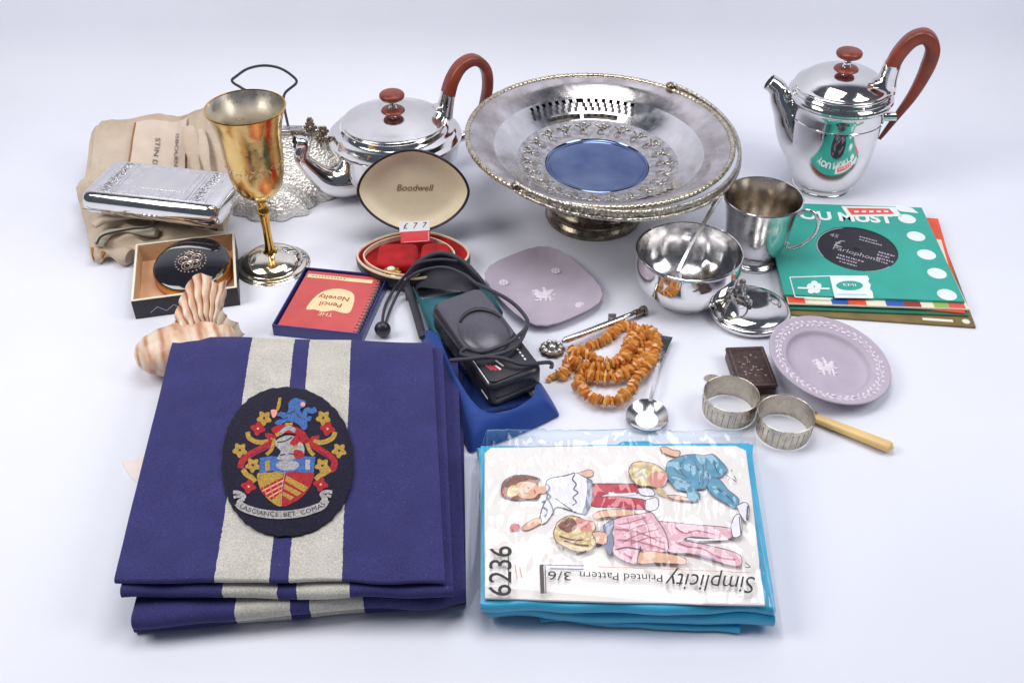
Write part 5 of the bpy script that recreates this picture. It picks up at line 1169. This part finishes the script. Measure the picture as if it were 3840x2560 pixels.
def lipf(u, v):
    x = u * (len(ed) - 1); i = min(int(x), len(ed) - 2); p = ed[i].lerp(ed[i + 1], x - i)
    q = hub.lerp(p, v); bul = math.sin(math.pi * v) * 0.014
    fl = (abs(math.sin(u * math.pi * NR)) ** 0.7 - 0.5) * 0.0044 * v ** 0.7 + 0.0010 * math.sin(v * 26)
    return q + Vector((-0.2 * fl, -bul - fl, 0.3 * bul + fl * 0.5))
m_ = MB(); m_.grid(lipf, 156, 30); cols_ = []
for i in range(157):
    for j in range(31):
        u, v = i / 156, j / 30; q = abs(math.sin(u * math.pi * NR)) + 0.45 * nz(u * 9, v * 5, 0, 1, 4) + 0.12 * math.sin(v * 26)
        dk = sst(0.5, 0.15, q); lt_ = sst(0.75, 1.15, q); gr = sst(0.45, 0.75, u)
        cols_.append(shmix(((1 - gr) * max(0.1, 1 - dk - lt_), dk * (1 - 0.6 * gr), lt_ + 0.5 * gr * (1 - dk), gr * (0.5 + 0.5 * dk))))
m_.grid(lambda u, v: lipf(u, v) + Vector((0.0, 0.0024, -0.0014)), 156, 30); m_.col = cols_ + cols_
part('flared_lip', m_, SHV, sh, world=True, angle=80)

# ================================================================== CLOTH WRAP, SILVER CASE
CANV = M('beige_canvas', (206, 190, 172), 0.85, var=0.10, vscale=18, col2=(190, 170, 148), bump=0.6, bscale=110, spec=0.15, bdist=0.003)
CANV2 = M('grey_beige_canvas', (186, 178, 160), 0.85, var=0.12, vscale=24, bump=0.35, bscale=500, spec=0.15)
wr0 = D(360, 440, 0)
wrp = thing('canvas_wrap', 'crumpled beige canvas wrap with faded lettering and brown edging', 'cloth', wr0)
def slabgrid(fn, nu, nv, th, mb=None):
    mb = mb or MB(); mb.grid(fn, nu, nv); mb.grid(lambda u, v: Vector(fn(u, v)) + th, nu, nv); return mb
YW = 1.125
def back(u, v):
    # upright folded panel, top edge traced, bottom on the sheet
    tops = [(210, 305), (222, 288), (250, 282), (305, 280), (360, 274), (410, 272), (440, 262), (470, 254), (500, 246), (530, 262), (560, 300)]
    x = u * 10; i = min(int(x), 9); f = x - i; px = tops[i][0] + (tops[i + 1][0] - tops[i][0]) * f; py = tops[i][1] + (tops[i + 1][1] - tops[i][1]) * f
    t = V(px, py, YW + 0.01 + 0.012 * math.sin(u * 5)); b = Vector((t.x * 0.985, t.y - 0.075 - 0.01 * math.sin(u * 7), 0.001))
    p = b.lerp(t, v); bul = math.sin(math.pi * (0.25 + 0.7 * v)) * 0.020
    p.y -= bul * 0.7; p.z += bul * 0.15 * (1 - v)
    p.y += 0.010 * nz(u * 7, v * 2, 0, 1, 4) + 0.003 * nz(u * 22, v * 6, 0, 1, 6); p.z += 0.004 * nz(u * 6, v * 3, 0, 1, 9) * v
    p.z = max(p.z, 0.001); return p
m_ = slabgrid(back, 70, 30, Vector((0, 0.018, -0.003))); part('folded_panel', m_, CANV, wrp, world=True, angle=80)
# lettering strip that lies over the panel
def strip(u, v):
    p = back(0.30 + 0.26 * u + 0.02 * v, 0.18 + 0.80 * v); return p + Vector((0, -0.0035, 0.002))
m_ = slabgrid(strip, 20, 20, Vector((0, 0.0015, -0.0005))); lets = part('lettered_strip', m_, M('pale_canvas', (216, 198, 182), 0.85, var=0.06, vscale=40, bump=0.3, bscale=500), wrp, world=True, angle=80)
m_ = MB(); m_.tube([strip(0.0, v / 12) + Vector((-0.0005, -0.0008, 0)) for v in range(13)], 0.0011, 6); part('brown_edging', m_, M('brown_braid', (160, 108, 60), 0.7), wrp, world=True)
for s, uu in (('STIN DE', 0.40), ('ISBOURNE', 0.76)):
    t = text_mb(s, 0.2, xs=0.62); vs = []
    for v in t.v: vs.append(strip(uu + v.y * 0.62, 0.52 - v.x * 1.0) + Vector((0, -0.0016, 0.0008)))
    t.v = vs; part('faded_lettering', t, INK_SOFT, lets, world=True, angle=0)
# dark webbing folds right of the lettering
for (xa, ya, xb, yb, wd, mt) in ((432, 292, 452, 398, 0.010, CANV2), (456, 300, 478, 396, 0.008, CANV2)):
    pa, pb = V(xa, ya, YW - 0.020), V(xb, yb, YW - 0.070); m_ = MB()
    m_.tube(cr([pa, pa.lerp(pb, 0.5) + Vector((0.002, -0.006, 0.004)), pb], 8), lambda t, wd=wd: wd * 0.9 * (0.8 + 0.25 * math.sin(t * 5)), 12, flat=0.28, up=(0.25, -0.85, 0.45)); part('cloth_fold', m_, CANV, wrp, world=True)
# crumpled front part under the silver case
def front(u, v):
    L_ = D(190, 520, 0.02).lerp(D(205, 600, 0.0), 0); a = D(186 + 30 * v, 470 + 130 * v, 0); b = D(545 - 30 * v, 478 + 118 * v, 0); p = a.lerp(b, u)
    h = 0.034 * (math.sin(math.pi * min(1, max(0, 1.02 - v) * 1.0) * 0.5)) ** 0.6 * (min(1, 8 * u + 0.35) * min(1, 8 * (1 - u) + 0.3)) ** 0.5
    w_ = 0.006 * nz(u * 7, v * 5, 0, 1, 2) + 0.004 * (1 - abs(nz(u * 5 + v * 6, v * 9, 0, 1, 8)) * 3)
    return Vector((p.x, p.y + 0.006 * nz(u * 9, v * 3, 0, 1, 3), max(0.001, h + w_ * (0.3 + 0.7 * min(1, h / 0.02)))))
m_ = MB(); m_.grid(front, 80, 44); part('crumpled_front', m_, CANV, wrp, world=True, angle=80)
for pts, z, r_, mt in (([(215, 520), (240, 505), (290, 500), (350, 498), (420, 502)], 0.036, 0.0045, CANV), ([(225, 560), (250, 535), (300, 528), (360, 535)], 0.024, 0.006, CANV2), ([(350, 490), (400, 505), (460, 520), (515, 522)], 0.034, 0.0050, CANV2), ([(215, 586), (250, 580), (300, 590)], 0.010, 0.011, CANV)):
    m_ = MB(); m_.tube(cr([D(x, y, z) for x, y in pts], 8), lambda t, r_=r_: r_ * (0.75 + 0.3 * math.sin(t * 9)), 14, flat=0.8); part('cloth_fold', m_, mt, wrp, world=True)
m_ = MB(); m_.tube(cr([D(222, 560, 0.030), D(238, 540, 0.032), D(300, 526, 0.032), D(340, 522, 0.034), D(380, 505, 0.037), D(440, 517, 0.036), D(500, 528, 0.034)], 8), 0.0012, 8); part('dark_cord', m_, M('dark_cord', (52, 44, 44), 0.7), wrp, world=True)
m_ = MB(); m_.tube([D(212, 583, 0.012), D(224, 581, 0.012), D(240, 588, 0.010)], lambda t: 0.0075 - 0.003 * t, 14); part('leather_tab', m_, M('tan_leather', (166, 106, 44), 0.5, var=0.2, vscale=100), wrp, world=True)

sq_ = ((252, 366), (536, 396), (512, 476), (196, 438)); zc = 0.068
q, rz, ww, dd = quad_fit(sq_, zc)
case = thing('silver_case', 'engraved silver case with rounded edges resting on the canvas wrap', 'case', mat=Matrix.Translation((q.x, q.y, zc - 0.029)) @ Matrix.Rotation(rz, 4, 'Z') @ Matrix.Rotation(R(1.0), 4, 'X'))
def rounded_case(w_, d_, h_, r):
    m1 = MB(); n = 12; prof = []
    for k in range(n + 1): a = math.pi * k / n - math.pi / 2; prof.append((-d_ / 2 + r - math.cos(a) * r * 0.9, h_ / 2 - math.sin(a) * h_ / 2))
    for k in range(n + 1): a = math.pi * k / n + math.pi / 2; prof.append((d_ / 2 - r - math.cos(a) * r * 0.9, h_ / 2 - math.sin(a) * h_ / 2))
    q_ = [(0.0, 0.50), (0.0006, 0.62), (0.002, 0.76), (0.0045, 0.88), (0.008, 0.96), (0.012, 1.0)]
    xs2 = [(-w_ / 2 + a, b) for a, b in q_] + [(w_ / 2 - a, b) for a, b in q_[::-1]]
    k = len(prof)
    for x, s_ in xs2: m1.v += [Vector((x, y * (1 - (1 - s_) * 0.35), h_ / 2 + (z - h_ / 2) * s_)) for y, z in prof]
    for i in range(len(xs2) - 1):
        for j in range(k): m1.f.append((i * k + j, (i + 1) * k + j, (i + 1) * k + (j + 1) % k, i * k + (j + 1) % k)); m1.m.append(0)
    m1.f += [tuple(range(k)), tuple((len(xs2) - 1) * k + j for j in range(k))[::-1]]; m1.m += [0, 0]; return m1
part('case_body', rounded_case(ww + 0.004, dd + 0.014, 0.029, 0.012), SILVER, case, angle=50)
TOPC = 0.0291
m_ = MB(); m_.box(ww * 0.84, dd * 0.86, 0.0006, (0, 0, TOPC - 0.0003), bev=0.0002); ep = part('engraved_panel', m_, ENGRAVE, case)
m_ = MB(); m_.box(ww * 0.40, dd * 0.56, 0.0004, (0.004, 0.004, TOPC + 0.0003), bev=0.0001); part('plain_cartouche', m_, SILVER, ep)
for sx in (-1, 1):
    m_ = MB()
    for k in range(2): m_.tube([(sx * (ww * 0.27 + 0.004 * k), -dd * 0.42, TOPC + 0.0003), (sx * (ww * 0.27 + 0.004 * k), dd * 0.42, TOPC + 0.0003)], 0.0006, 6)
    for i in range(7):
        cx, cy = sx * ww * 0.345, -dd * 0.36 + dd * 0.12 * i
        m_.tube([(cx + 0.0075 * (1 - k / 20) * math.cos(k * 0.6 + i), cy + 0.0046 * (1 - k / 20) * math.sin(k * 0.6 + i), TOPC + 0.0003) for k in range(18)], 0.0005, 5)
    part('engraved_scrolls', m_, SILVER_W, ep)
m_ = MB()
for k in range(3): m_.ball((-0.004 + 0.006 * k, -dd / 2 - 0.0062, 0.0125), 0.003, 0.0012, 0.0012, 10, 6)
part('thumb_catch', m_, SILVER, case)
m_ = MB(); m_.box(ww, 0.0006, 0.0006, (0, -dd / 2 - 0.0064, 0.0110)); part('lid_seam', m_, SILVER_DK, case)

# ================================================================== MESH PURSE
pc = Vector((-0.262, 1.088, 0))
pur = thing('mesh_purse', 'silver metal mesh purse with ornate flowered frame and wire loop handle', 'purse', pc)
def pursef(u, v):
    # v 0 bottom .. 1 frame ; u round
    a = 2 * math.pi * u; r = [0.060, 0.070, 0.066, 0.054, 0.042, 0.032]; x = v * 5; i = min(int(x), 4); f = x - i; rr_ = r[i] + (r[i + 1] - r[i]) * f
    fold = 1 + 0.06 * math.sin(6 * a + 3 * v) * (1 - 0.6 * v) + 0.05 * nz(math.cos(a) * 2, math.sin(a) * 2, v * 3, 1, 3)
    c_ = pc + Vector((0.004 * v, 0.016 * v, 0))
    return Vector((c_.x + rr_ * fold * math.cos(a) * 0.98, c_.y + rr_ * fold * math.sin(a) * 0.60 * (1 - 0.86 * v), 0.001 + 0.068 * v ** 1.05 + 0.004 * nz(math.cos(a) * 2, math.sin(a) * 2, v * 4, 1, 7) * (1 - v)))
m_ = MB(); m_.grid(pursef, 90, 40, cu=True); part('mesh_body', m_, EMBOSS, pur, world=True, angle=80)
def gather(u, v):
    a = 2 * math.pi * u; b = math.pi * v / 2; c_ = D(628, 478, 0); k = 1 + 0.08 * math.sin(9 * a) * math.cos(b)
    return Vector((c_.x + 0.046 * k * math.cos(a) * math.cos(b), c_.y + 0.030 * k * math.sin(a) * math.cos(b), 0.001 + 0.030 * math.sin(b)))
m_ = MB(); m_.grid(gather, 70, 16, cu=True); part('gathered_hem', m_, EMBOSS, pur, world=True, angle=80)
ft = pc + Vector((0.004, 0.016, 0.069))
m_ = MB(); m_.tube([ft + Vector((0.033 * math.cos(a), 0.0045 * math.sin(a), 0.002)) for a in [2 * math.pi * i / 48 for i in range(48)]], 0.0034, 10, closed=True); part('frame', m_, SILVER_W, pur, world=True)
for px, py, s_ in ((690, 322, 0.9), (713, 292, 1.0), (712, 276, 0.55), (742, 300, 0.9), (735, 318, 0.8), (676, 306, 0.6), (755, 322, 0.7)):
    m_ = MB(); c_ = V(px, py, ft.y - 0.012)
    for i in range(6):
        a = 2 * math.pi * i / 6; m_.ball(c_ + Vector((0.0048 * s_ * math.cos(a), -0.001, 0.0048 * s_ * math.sin(a))), 0.0032 * s_, 0.002, 0.0032 * s_, 8, 6)
    m_.ball(c_ + Vector((0, -0.0015, 0)), 0.0026 * s_); m_.tube([c_ - Vector((0, 0, 0.014 * s_)), c_], 0.0011, 6)
    part('frame_flower', m_, SILVER_DK, pur, world=True)
yw = ft.y + 0.004
hw_ = [(672, 330), (662, 290), (652, 240), (655, 214), (681, 190), (668, 172), (640, 156), (605, 151), (570, 158), (545, 174), (533, 187), (556, 203), (572, 215), (590, 260), (612, 320)]
m_ = MB(); m_.tube(cr([V(x, y, yw) for x, y in hw_], 6), 0.0016, 8); part('loop_handle', m_, M('grey_steel_wire', (112, 110, 118), 0.3, 1), pur, world=True)

# ================================================================== CAMERA POUCH + CAMERA
NEO = M('blue_neoprene', (36, 68, 142), 0.7, var=0.10, vscale=60, sheen=0.25, bump=0.15, bscale=800, spec=0.3)
TEAL = M('teal_lining', (56, 116, 128), 0.8, var=0.12, vscale=60, bump=0.2, bscale=700)
KNYL = M('black_nylon', (52, 50, 62), 0.6, var=0.15, vscale=80, bump=0.25, bscale=900, sheen=0.2)
pA, pB = D(1012, 655, 0), D(1175, 985, 0); px_ = (pB - pA).normalized(); pn_ = Vector((-px_.y, px_.x, 0)); PL = (pB - pA).length
po = thing('camera_pouch', 'open blue neoprene camera pouch with black top flap', 'pouch', pA.lerp(pB, 0.5))
def pouchf(s, t, off=0.0):
    # s along, t across (-1..1): tray with raised soft sides and closed bottom end
    wdt = 0.036 + 0.010 * s; k = abs(t)
    side = max(0, (k - 0.70) / 0.30); end = max(0, (s - 0.86) / 0.14); top_ = max(0, (0.12 - s) / 0.12)
    z = 0.004 + 0.020 * side ** 1.6 * (1 - 0.5 * end) + 0.012 * end ** 1.2 * (1 - 0.3 * k)
    lat = wdt * t * (1 - 0.06 * side)
    p = pA + px_ * (PL * s) + pn_ * lat
    return Vector((p.x, p.y, z + off))
def pouch_piece(name, s0_, s1_, mat, th=0.0035, t0_=-1, t1_=1, fn=None):
    m1 = MB(); nu, nv_ = 40, 40
    f_ = fn or pouchf
    m1.grid(lambda u, v: f_(s0_ + (s1_ - s0_) * u, t0_ + (t1_ - t0_) * v), nu, nv_)
    m1.grid(lambda u, v: f_(s0_ + (s1_ - s0_) * u, t0_ + (t1_ - t0_) * v) + Vector((0, 0, -th)), nu, nv_)
    # close the border
    for (ua, va, ub, vb) in ((0, 0, 1, 0), (0, 1, 1, 1), (0, 0, 0, 1), (1, 0, 1, 1)):
        pts = []
        for i in range(41):
            q = i / 40; p = f_(s0_ + (s1_ - s0_) * (ua + (ub - ua) * q), t0_ + (t1_ - t0_) * (va + (vb - va) * q)); pts.append(p)
        m1.add(pts + [p - Vector((0, 0, th)) for p in pts], [(i, i + 1, 42 + i, 41 + i) for i in range(40)])
    for v in m1.v: v.z = max(v.z, 0.0006)
    return part(name, m1, mat, po, world=True, angle=60)
pouch_piece('blue_floor', 0.40, 0.90, NEO, t0_=-0.66, t1_=0.66)
pouch_piece('teal_lining', 0.10, 0.41, TEAL)
# soft blue sheath curling up round the camera
so_ = [(962, 768, 0.006), (985, 830, 0.003), (1012, 895, 0.002), (1044, 965, 0.002), (1066, 1015, 0.002), (1080, 1037, 0.002), (1105, 1030, 0.002), (1160, 1010, 0.002), (1225, 983, 0.002), (1272, 960, 0.002), (1283, 953, 0.002), (1276, 936, 0.003), (1258, 905, 0.006), (1243, 882, 0.010)]
si_ = [(1004, 766, 0.026), (1022, 815, 0.027), (1046, 865, 0.027), (1072, 908, 0.026), (1092, 932, 0.025), (1108, 944, 0.024), (1126, 950, 0.024), (1158, 948, 0.024), (1190, 936, 0.024), (1216, 920, 0.024), (1226, 912, 0.024), (1230, 904, 0.023), (1232, 894, 0.022), (1234, 884, 0.020)]
sa_ = cr([D(*p) for p in so_], 7); sb_ = cr([D(*p) for p in si_], 7)
def sheath(u, v):
    i = round(u * (len(sa_) - 1)); p = sa_[i].lerp(sb_[i], v); p.z = sa_[i].z + (sb_[i].z - sa_[i].z) * math.sin(v * math.pi / 2) ** 0.8 + 0.0012 * nz(p.x, p.y, 0, 40, 2); return p
m_ = MB(); m_.grid(sheath, len(sa_) - 1, 18); m_.grid(lambda u, v: sheath(u, v) + Vector((0.001, 0.002, -0.003)), len(sa_) - 1, 18)
for k, q in ((0, 0.0), (1, 1.0)): pass
part('blue_sheath', m_, NEO, po, world=True, angle=80)
m_ = MB(); m_.tube([p - Vector((0, 0, 0.0012)) for p in sb_], 0.0017, 8); part('sheath_lip', m_, NEO, po, world=True)
# black arched flap
arch = [(938, 690, 0.006), (936, 645, 0.020), (952, 612, 0.034), (985, 588, 0.044), (1020, 582, 0.046), (1060, 598, 0.042), (1095, 632, 0.032), (1122, 668, 0.016)]
inn = [(962, 700, 0.006), (958, 668, 0.012), (965, 660, 0.014), (990, 662, 0.016), (1020, 664, 0.016), (1055, 668, 0.016), (1085, 676, 0.014), (1105, 690, 0.010)]
aa_ = cr([D(*p) for p in arch], 8); ab_ = cr([D(*p) for p in inn], 8)
def flapf(u, v):
    i = round(u * (len(aa_) - 1)); p = aa_[i].lerp(ab_[i], v); p.y += 0.012 * math.sin(math.pi * v); p.z -= 0.004 * math.sin(math.pi * v); return p
m_ = MB(); m_.grid(flapf, len(aa_) - 1, 16); m_.grid(lambda u, v: flapf(u, v) + Vector((0, 0.003, -0.002)), len(aa_) - 1, 16); part('black_flap', m_, KNYL, po, world=True, angle=70)
m_ = MB(); m_.tube(aa_, 0.0026, 10); part('flap_binding', m_, KNYL, po, world=True)
m_ = MB(); m_.tube(cr([D(*p) for p in ((936, 660, 0.018), (950, 700, 0.012), (972, 775, 0.014))], 8), 0.0042, 10, flat=0.6); part('side_binding', m_, KNYL, po, world=True)
# drawcord with toggle
m_ = MB(); m_.tube(cr([D(*p) for p in ((877, 752, 0.010), (884, 705, 0.005), (905, 665, 0.008), (932, 632, 0.030), (960, 605, 0.042), (1010, 596, 0.048), (1050, 600, 0.046))], 8), 0.0016, 8)
m_.tube(cr([D(*p) for p in ((883, 750, 0.010), (896, 712, 0.004), (915, 672, 0.010), (938, 640, 0.030), (968, 622, 0.040), (1020, 614, 0.046), (1065, 630, 0.046), (1095, 652, 0.050))], 8), 0.0016, 8); part('drawcord', m_, KNYL, po, world=True)
m_ = MB(); m_.ball(D(879, 756, 0.009), 0.0082, 0.0072, 0.0088, 20, 12); part('cord_toggle', m_, M('black_plastic', (40, 38, 46), 0.35, bump=0.1, bscale=300), po, world=True)

# camera: plane through the visible face
cA, cB_, cC, cD = D(990, 697, 0.046), D(1102, 654, 0.050), D(1262, 838, 0.036), D(1112, 900, 0.034)
cX = ((cD + cC) - (cA + cB_)).normalized(); cN = cX.cross((cA + cD) - (cB_ + cC)).normalized()
if cN.z < 0: cN = -cN
cY = cN.cross(cX); cm_ = Matrix((cX, cY, cN)).transposed().to_4x4(); cc_ = (cA + cB_ + cC + cD) / 4; cm_.translation = cc_ - cN * 0.030
CW = ((cD + cC) / 2 - (cA + cB_) / 2).length; CD_ = (((cA - cB_).length) + (cD - cC).length) / 2
came = thing('compact_camera', 'black compact film camera with oval lens cover lying in the pouch', 'camera', mat=cm_)
CAMB = M('black_camera_plastic', (44, 43, 50), 0.3, var=0.06, vscale=300, bump=0.06, bscale=1500, rvar=0.06)
CAMG = M('grey_camera_cover', (86, 84, 94), 0.32, 0.25, var=0.05, vscale=300, rvar=0.05)
m_ = MB(); m_.box(CW, CD_ * 0.92, 0.030, (0, 0, 0), bev=0.006, rbev=0.010, segs=5); part('camera_body', m_, CAMB, came)
m_ = MB(); m_.box(CW * 0.60, CD_ * 0.84, 0.0032, (-CW * 0.17, 0, 0.0288), bev=0.0014, rbev=0.009); cv = part('sliding_cover', m_, CAMG, came)
m_ = MB(); m_.ball((-CW * 0.02, 0, 0.0300), CW * 0.24, CD_ * 0.40, 0.0085, 48, 20); part('lens_dome', m_, CAMG, cv)
m_ = MB(); m_.tube([(-CW * 0.02 + CW * 0.215 * math.cos(a), CD_ * 0.36 * math.sin(a), 0.0350) for a in [R(105) + R(120) * i / 24 for i in range(25)]], lambda t: 0.0010 + 0.0016 * math.sin(math.pi * t), 8); part('grip_groove', m_, BLACK, cv)
m_ = MB(); m_.box(CW * 0.24, CD_ * 0.80, 0.0022, (CW * 0.345, 0, 0.0292), bev=0.001, rbev=0.006); fp = part('front_plate', m_, BLACK, came)
m_ = MB()
for k in range(2): m_.box(0.010 - 0.003 * k, 0.0016, 0.0002, (CW * 0.32 + 0.004 * k, -CD_ * 0.10 - 0.0036 * k, 0.0314), mi=0, rz=0.3)
for k in range(3): m_.box(0.009, 0.0015, 0.0002, (CW * 0.32 + 0.002 * k, -CD_ * 0.10 - 0.0110 + 0.0030 * k, 0.0314), mi=1, rz=0.3)
for k in range(4): m_.box(0.0026, 0.0016, 0.0002, (CW * 0.26 + 0.0045 * k, CD_ * 0.28, 0.0314), mi=0)
part('printed_marks', m_, [WHITE_P, M('red_print', (214, 60, 92), 0.5)], fp)
m_ = MB(); m_.box(CW * 0.30, 0.0007, 0.0003, (CW * 0.30, -CD_ * 0.42, 0.0306)); m_.box(0.012, 0.0003, 0.0022, (CW * 0.42, -CD_ * 0.461, 0.012)); part('white_line', m_, WHITE_P, fp)
m_ = MB(); m_.box(CW * 0.9, 0.0006, 0.0010, (0, -CD_ * 0.4602, 0.020)); part('body_seam', m_, HOLE, came)
m_ = MB(); m_.box(0.0012, CD_ * 0.7, 0.003, (CW / 2, 0, 0.010)); part('end_panel', m_, CAMG, came)
m_ = MB(); m_.tube(cr([D(*p) for p in ((1095, 652, 0.050), (1130, 668, 0.052), (1170, 690, 0.050), (1200, 718, 0.047), (1212, 745, 0.046), (1185, 775, 0.049), (1150, 795, 0.049), (1105, 808, 0.048), (1072, 800, 0.050), (1060, 812, 0.046), (1085, 818, 0.047), (1150, 822, 0.046), (1200, 836, 0.043), (1262, 832, 0.036), (1266, 846, 0.032))], 8), 0.0019, 8)
m_.tube(cr([D(*p) for p in ((1212, 745, 0.046), (1190, 790, 0.046), (1150, 812, 0.046), (1080, 824, 0.047), (1034, 828, 0.043))], 8), 0.0021, 8); part('wrist_strap', m_, KNYL, came, world=True)

# ================================================================== NECKLACE, PENCIL, BROOCH
AMB = [M('amber_%s' % s, c_, 0.28, var=0.15, vscale=200, coat=0.3, sss=0.15) for s, c_ in (('honey', (216, 148, 66)), ('orange', (204, 126, 48)), ('pale', (228, 172, 96)), ('dark', (182, 104, 42)))]
chips = []
for k in range(8):
    rnd = random.Random(k); m_ = MB(); sx_, sy_, sz_ = rnd.uniform(0.0052, 0.0076), rnd.uniform(0.0042, 0.0062), rnd.uniform(0.0019, 0.0028)
    js = [[rnd.uniform(0.78, 1.22) for _ in range(6)] for _ in range(5)]
    def g(u, v):
        a = 2 * math.pi * u; b = math.pi * (v - 0.5); q = js[min(4, round(v * 4))][round(u * 6) % 6]
        return (sx_ * q * math.cos(a) * math.cos(b), sy_ * q * math.sin(a) * math.cos(b), sz_ * math.sin(b))
    m_.grid(g, 6, 4, cu=True); chips.append(mesh_of('bead', m_, AMB[k % 4], angle=25))
nk = thing('amber_necklace', 'long string of orange amber chip beads in a coiled heap', 'necklace', D(1400, 830, 0))
strands = [([(1283, 868), (1300, 850), (1308, 828), (1325, 808), (1355, 795), (1385, 782), (1410, 764), (1425, 752), (1448, 750), (1470, 760), (1480, 785), (1470, 815), (1450, 838), (1420, 850), (1385, 856), (1350, 852), (1325, 840), (1312, 822)], 0.0045),
           ([(1312, 822), (1330, 835), (1360, 845), (1395, 842), (1425, 825), (1440, 800), (1450, 775), (1475, 756), (1500, 762), (1507, 790), (1500, 818), (1488, 840), (1470, 860), (1456, 880), (1440, 902), (1410, 922), (1375, 918), (1345, 902), (1330, 882), (1338, 862), (1370, 866), (1410, 866), (1450, 850), (1480, 825), (1492, 795), (1490, 770)], 0.0085),
           ([(1490, 770), (1462, 782), (1448, 805), (1425, 830), (1385, 832), (1350, 815), (1325, 812), (1310, 800)], 0.0120)]
beadn = 0
for pts, z in strands:
    P = cr([D(x, y, z + 0.0012 * math.sin(i * 1.3)) for i, (x, y) in enumerate(pts)], 30); acc = 0; last = P[0]
    for i in range(1, len(P)):
        acc += (P[i] - last).length; last = P[i]
        if acc >= 0.0033 and beadn < 298:
            acc = 0; t = (P[min(i + 1, len(P) - 1)] - P[i - 1]).normalized()
            o = bpy.data.objects.new('bead', chips[beadn % 8]); COL.objects.link(o); o.parent = nk
            rot = t.to_track_quat('Z', 'Y').to_matrix().to_4x4() @ Matrix.Rotation(random.uniform(0, 6.28), 4, 'Z') @ Matrix.Rotation(random.uniform(-0.35, 0.35), 4, 'X')
            mt = Matrix.Translation(P[i] - nk.location + Vector((random.uniform(-1, 1), random.uniform(-1, 1), random.uniform(-0.5, 1))) * 0.0008) @ rot
            o.matrix_local = mt; beadn += 1
m_ = MB()
for pts, z in strands: m_.tube(cr([D(x, y, z) for x, y in pts], 10), 0.0006, 5)
part('thread', m_, AMB[3], nk, world=True)
m_ = MB()
for px, py, s_ in ((1268, 866, 1.0), (1278, 862, 1.2), (1292, 866, 1.3), (1260, 872, 0.7)): m_.ball(D(px, py, 0.003), 0.0042 * s_, 0.0030 * s_, 0.0028 * s_, 12, 8)
part('end_beads', m_, AMB[0], nk, world=True)
ra, rb = D(1292, 784, 0.0115), D(1478, 713, 0.0048)
pcl = thing('silver_pencil', 'slim silver propelling pencil with end knob beside the amber beads', 'pencil', ra)
m_ = MB(); m_.tube([ra, ra.lerp(rb, 0.04), ra.lerp(rb, 0.9)], lambda t: 0.0018 + 0.0016 * min(1, t * 4), 16); part('barrel', m_, SILVER, pcl, world=True)
m_ = MB(); m_.tube([ra.lerp(rb, 0.88), rb], 0.0040, 16); m_.tube([rb.lerp(ra, 0.02), rb.lerp(ra, -0.02)], 0.0052, 16); part('end_knob', m_, SILVER_DK, pcl, world=True)
m_ = MB(); cpnt = ra.lerp(rb, 0.60); m_.box(0.008, 0.0012, 0.011, (cpnt.x, cpnt.y + 0.003, cpnt.z - 0.002), bev=0.0004); part('pocket_clip', m_, M('grey_clip', (150, 156, 160), 0.35, 0.6), pcl, world=True)
bc = D(1268, 806, 0)
brc = thing('filigree_brooch', 'small aged silver filigree brooch next to the amber beads', 'brooch', bc)
m_ = MB(); m_.lathe([(0.0, 0.001), (0.0115, 0.001), (0.0125, 0.0025), (0.0115, 0.004), (0.0, 0.005)], 48, fn=lambda r, z, a, k: (r * (1 + 0.06 * math.cos(10 * a)), z)); part('brooch_plate', m_, SILVER_DK, brc)
for i in range(10):
    m_ = MB(); a = 2 * math.pi * i / 10; m_.ball((0.0085 * math.cos(a), 0.0085 * math.sin(a), 0.0052), 0.0024, 0.0024, 0.0020, 10, 6); part('set_stone', m_, SILVER_W if i % 2 else EMBOSS, brc)
m_ = MB(); m_.ball((0, 0, 0.0058), 0.0042, 0.0042, 0.0030, 14, 8); part('centre_stone', m_, SILVER_W, brc)

# ================================================================== PAPER SCRAP
ps = [D(x, y, 0.0008) for x, y in ((280, 1060), (316, 1052), (352, 1036), (350, 1075), (322, 1112), (300, 1096))]
m_ = MB(); m_.prism([(p.x, p.y) for p in ps], 0.0003, 0.0008)
solo('paper_scrap', m_, M('peach_tissue', (240, 226, 220), 0.8, var=0.03, vscale=80), 'pale peach paper scrap peeking out from under the scarf edge', 'paper', ps[0], world=True)
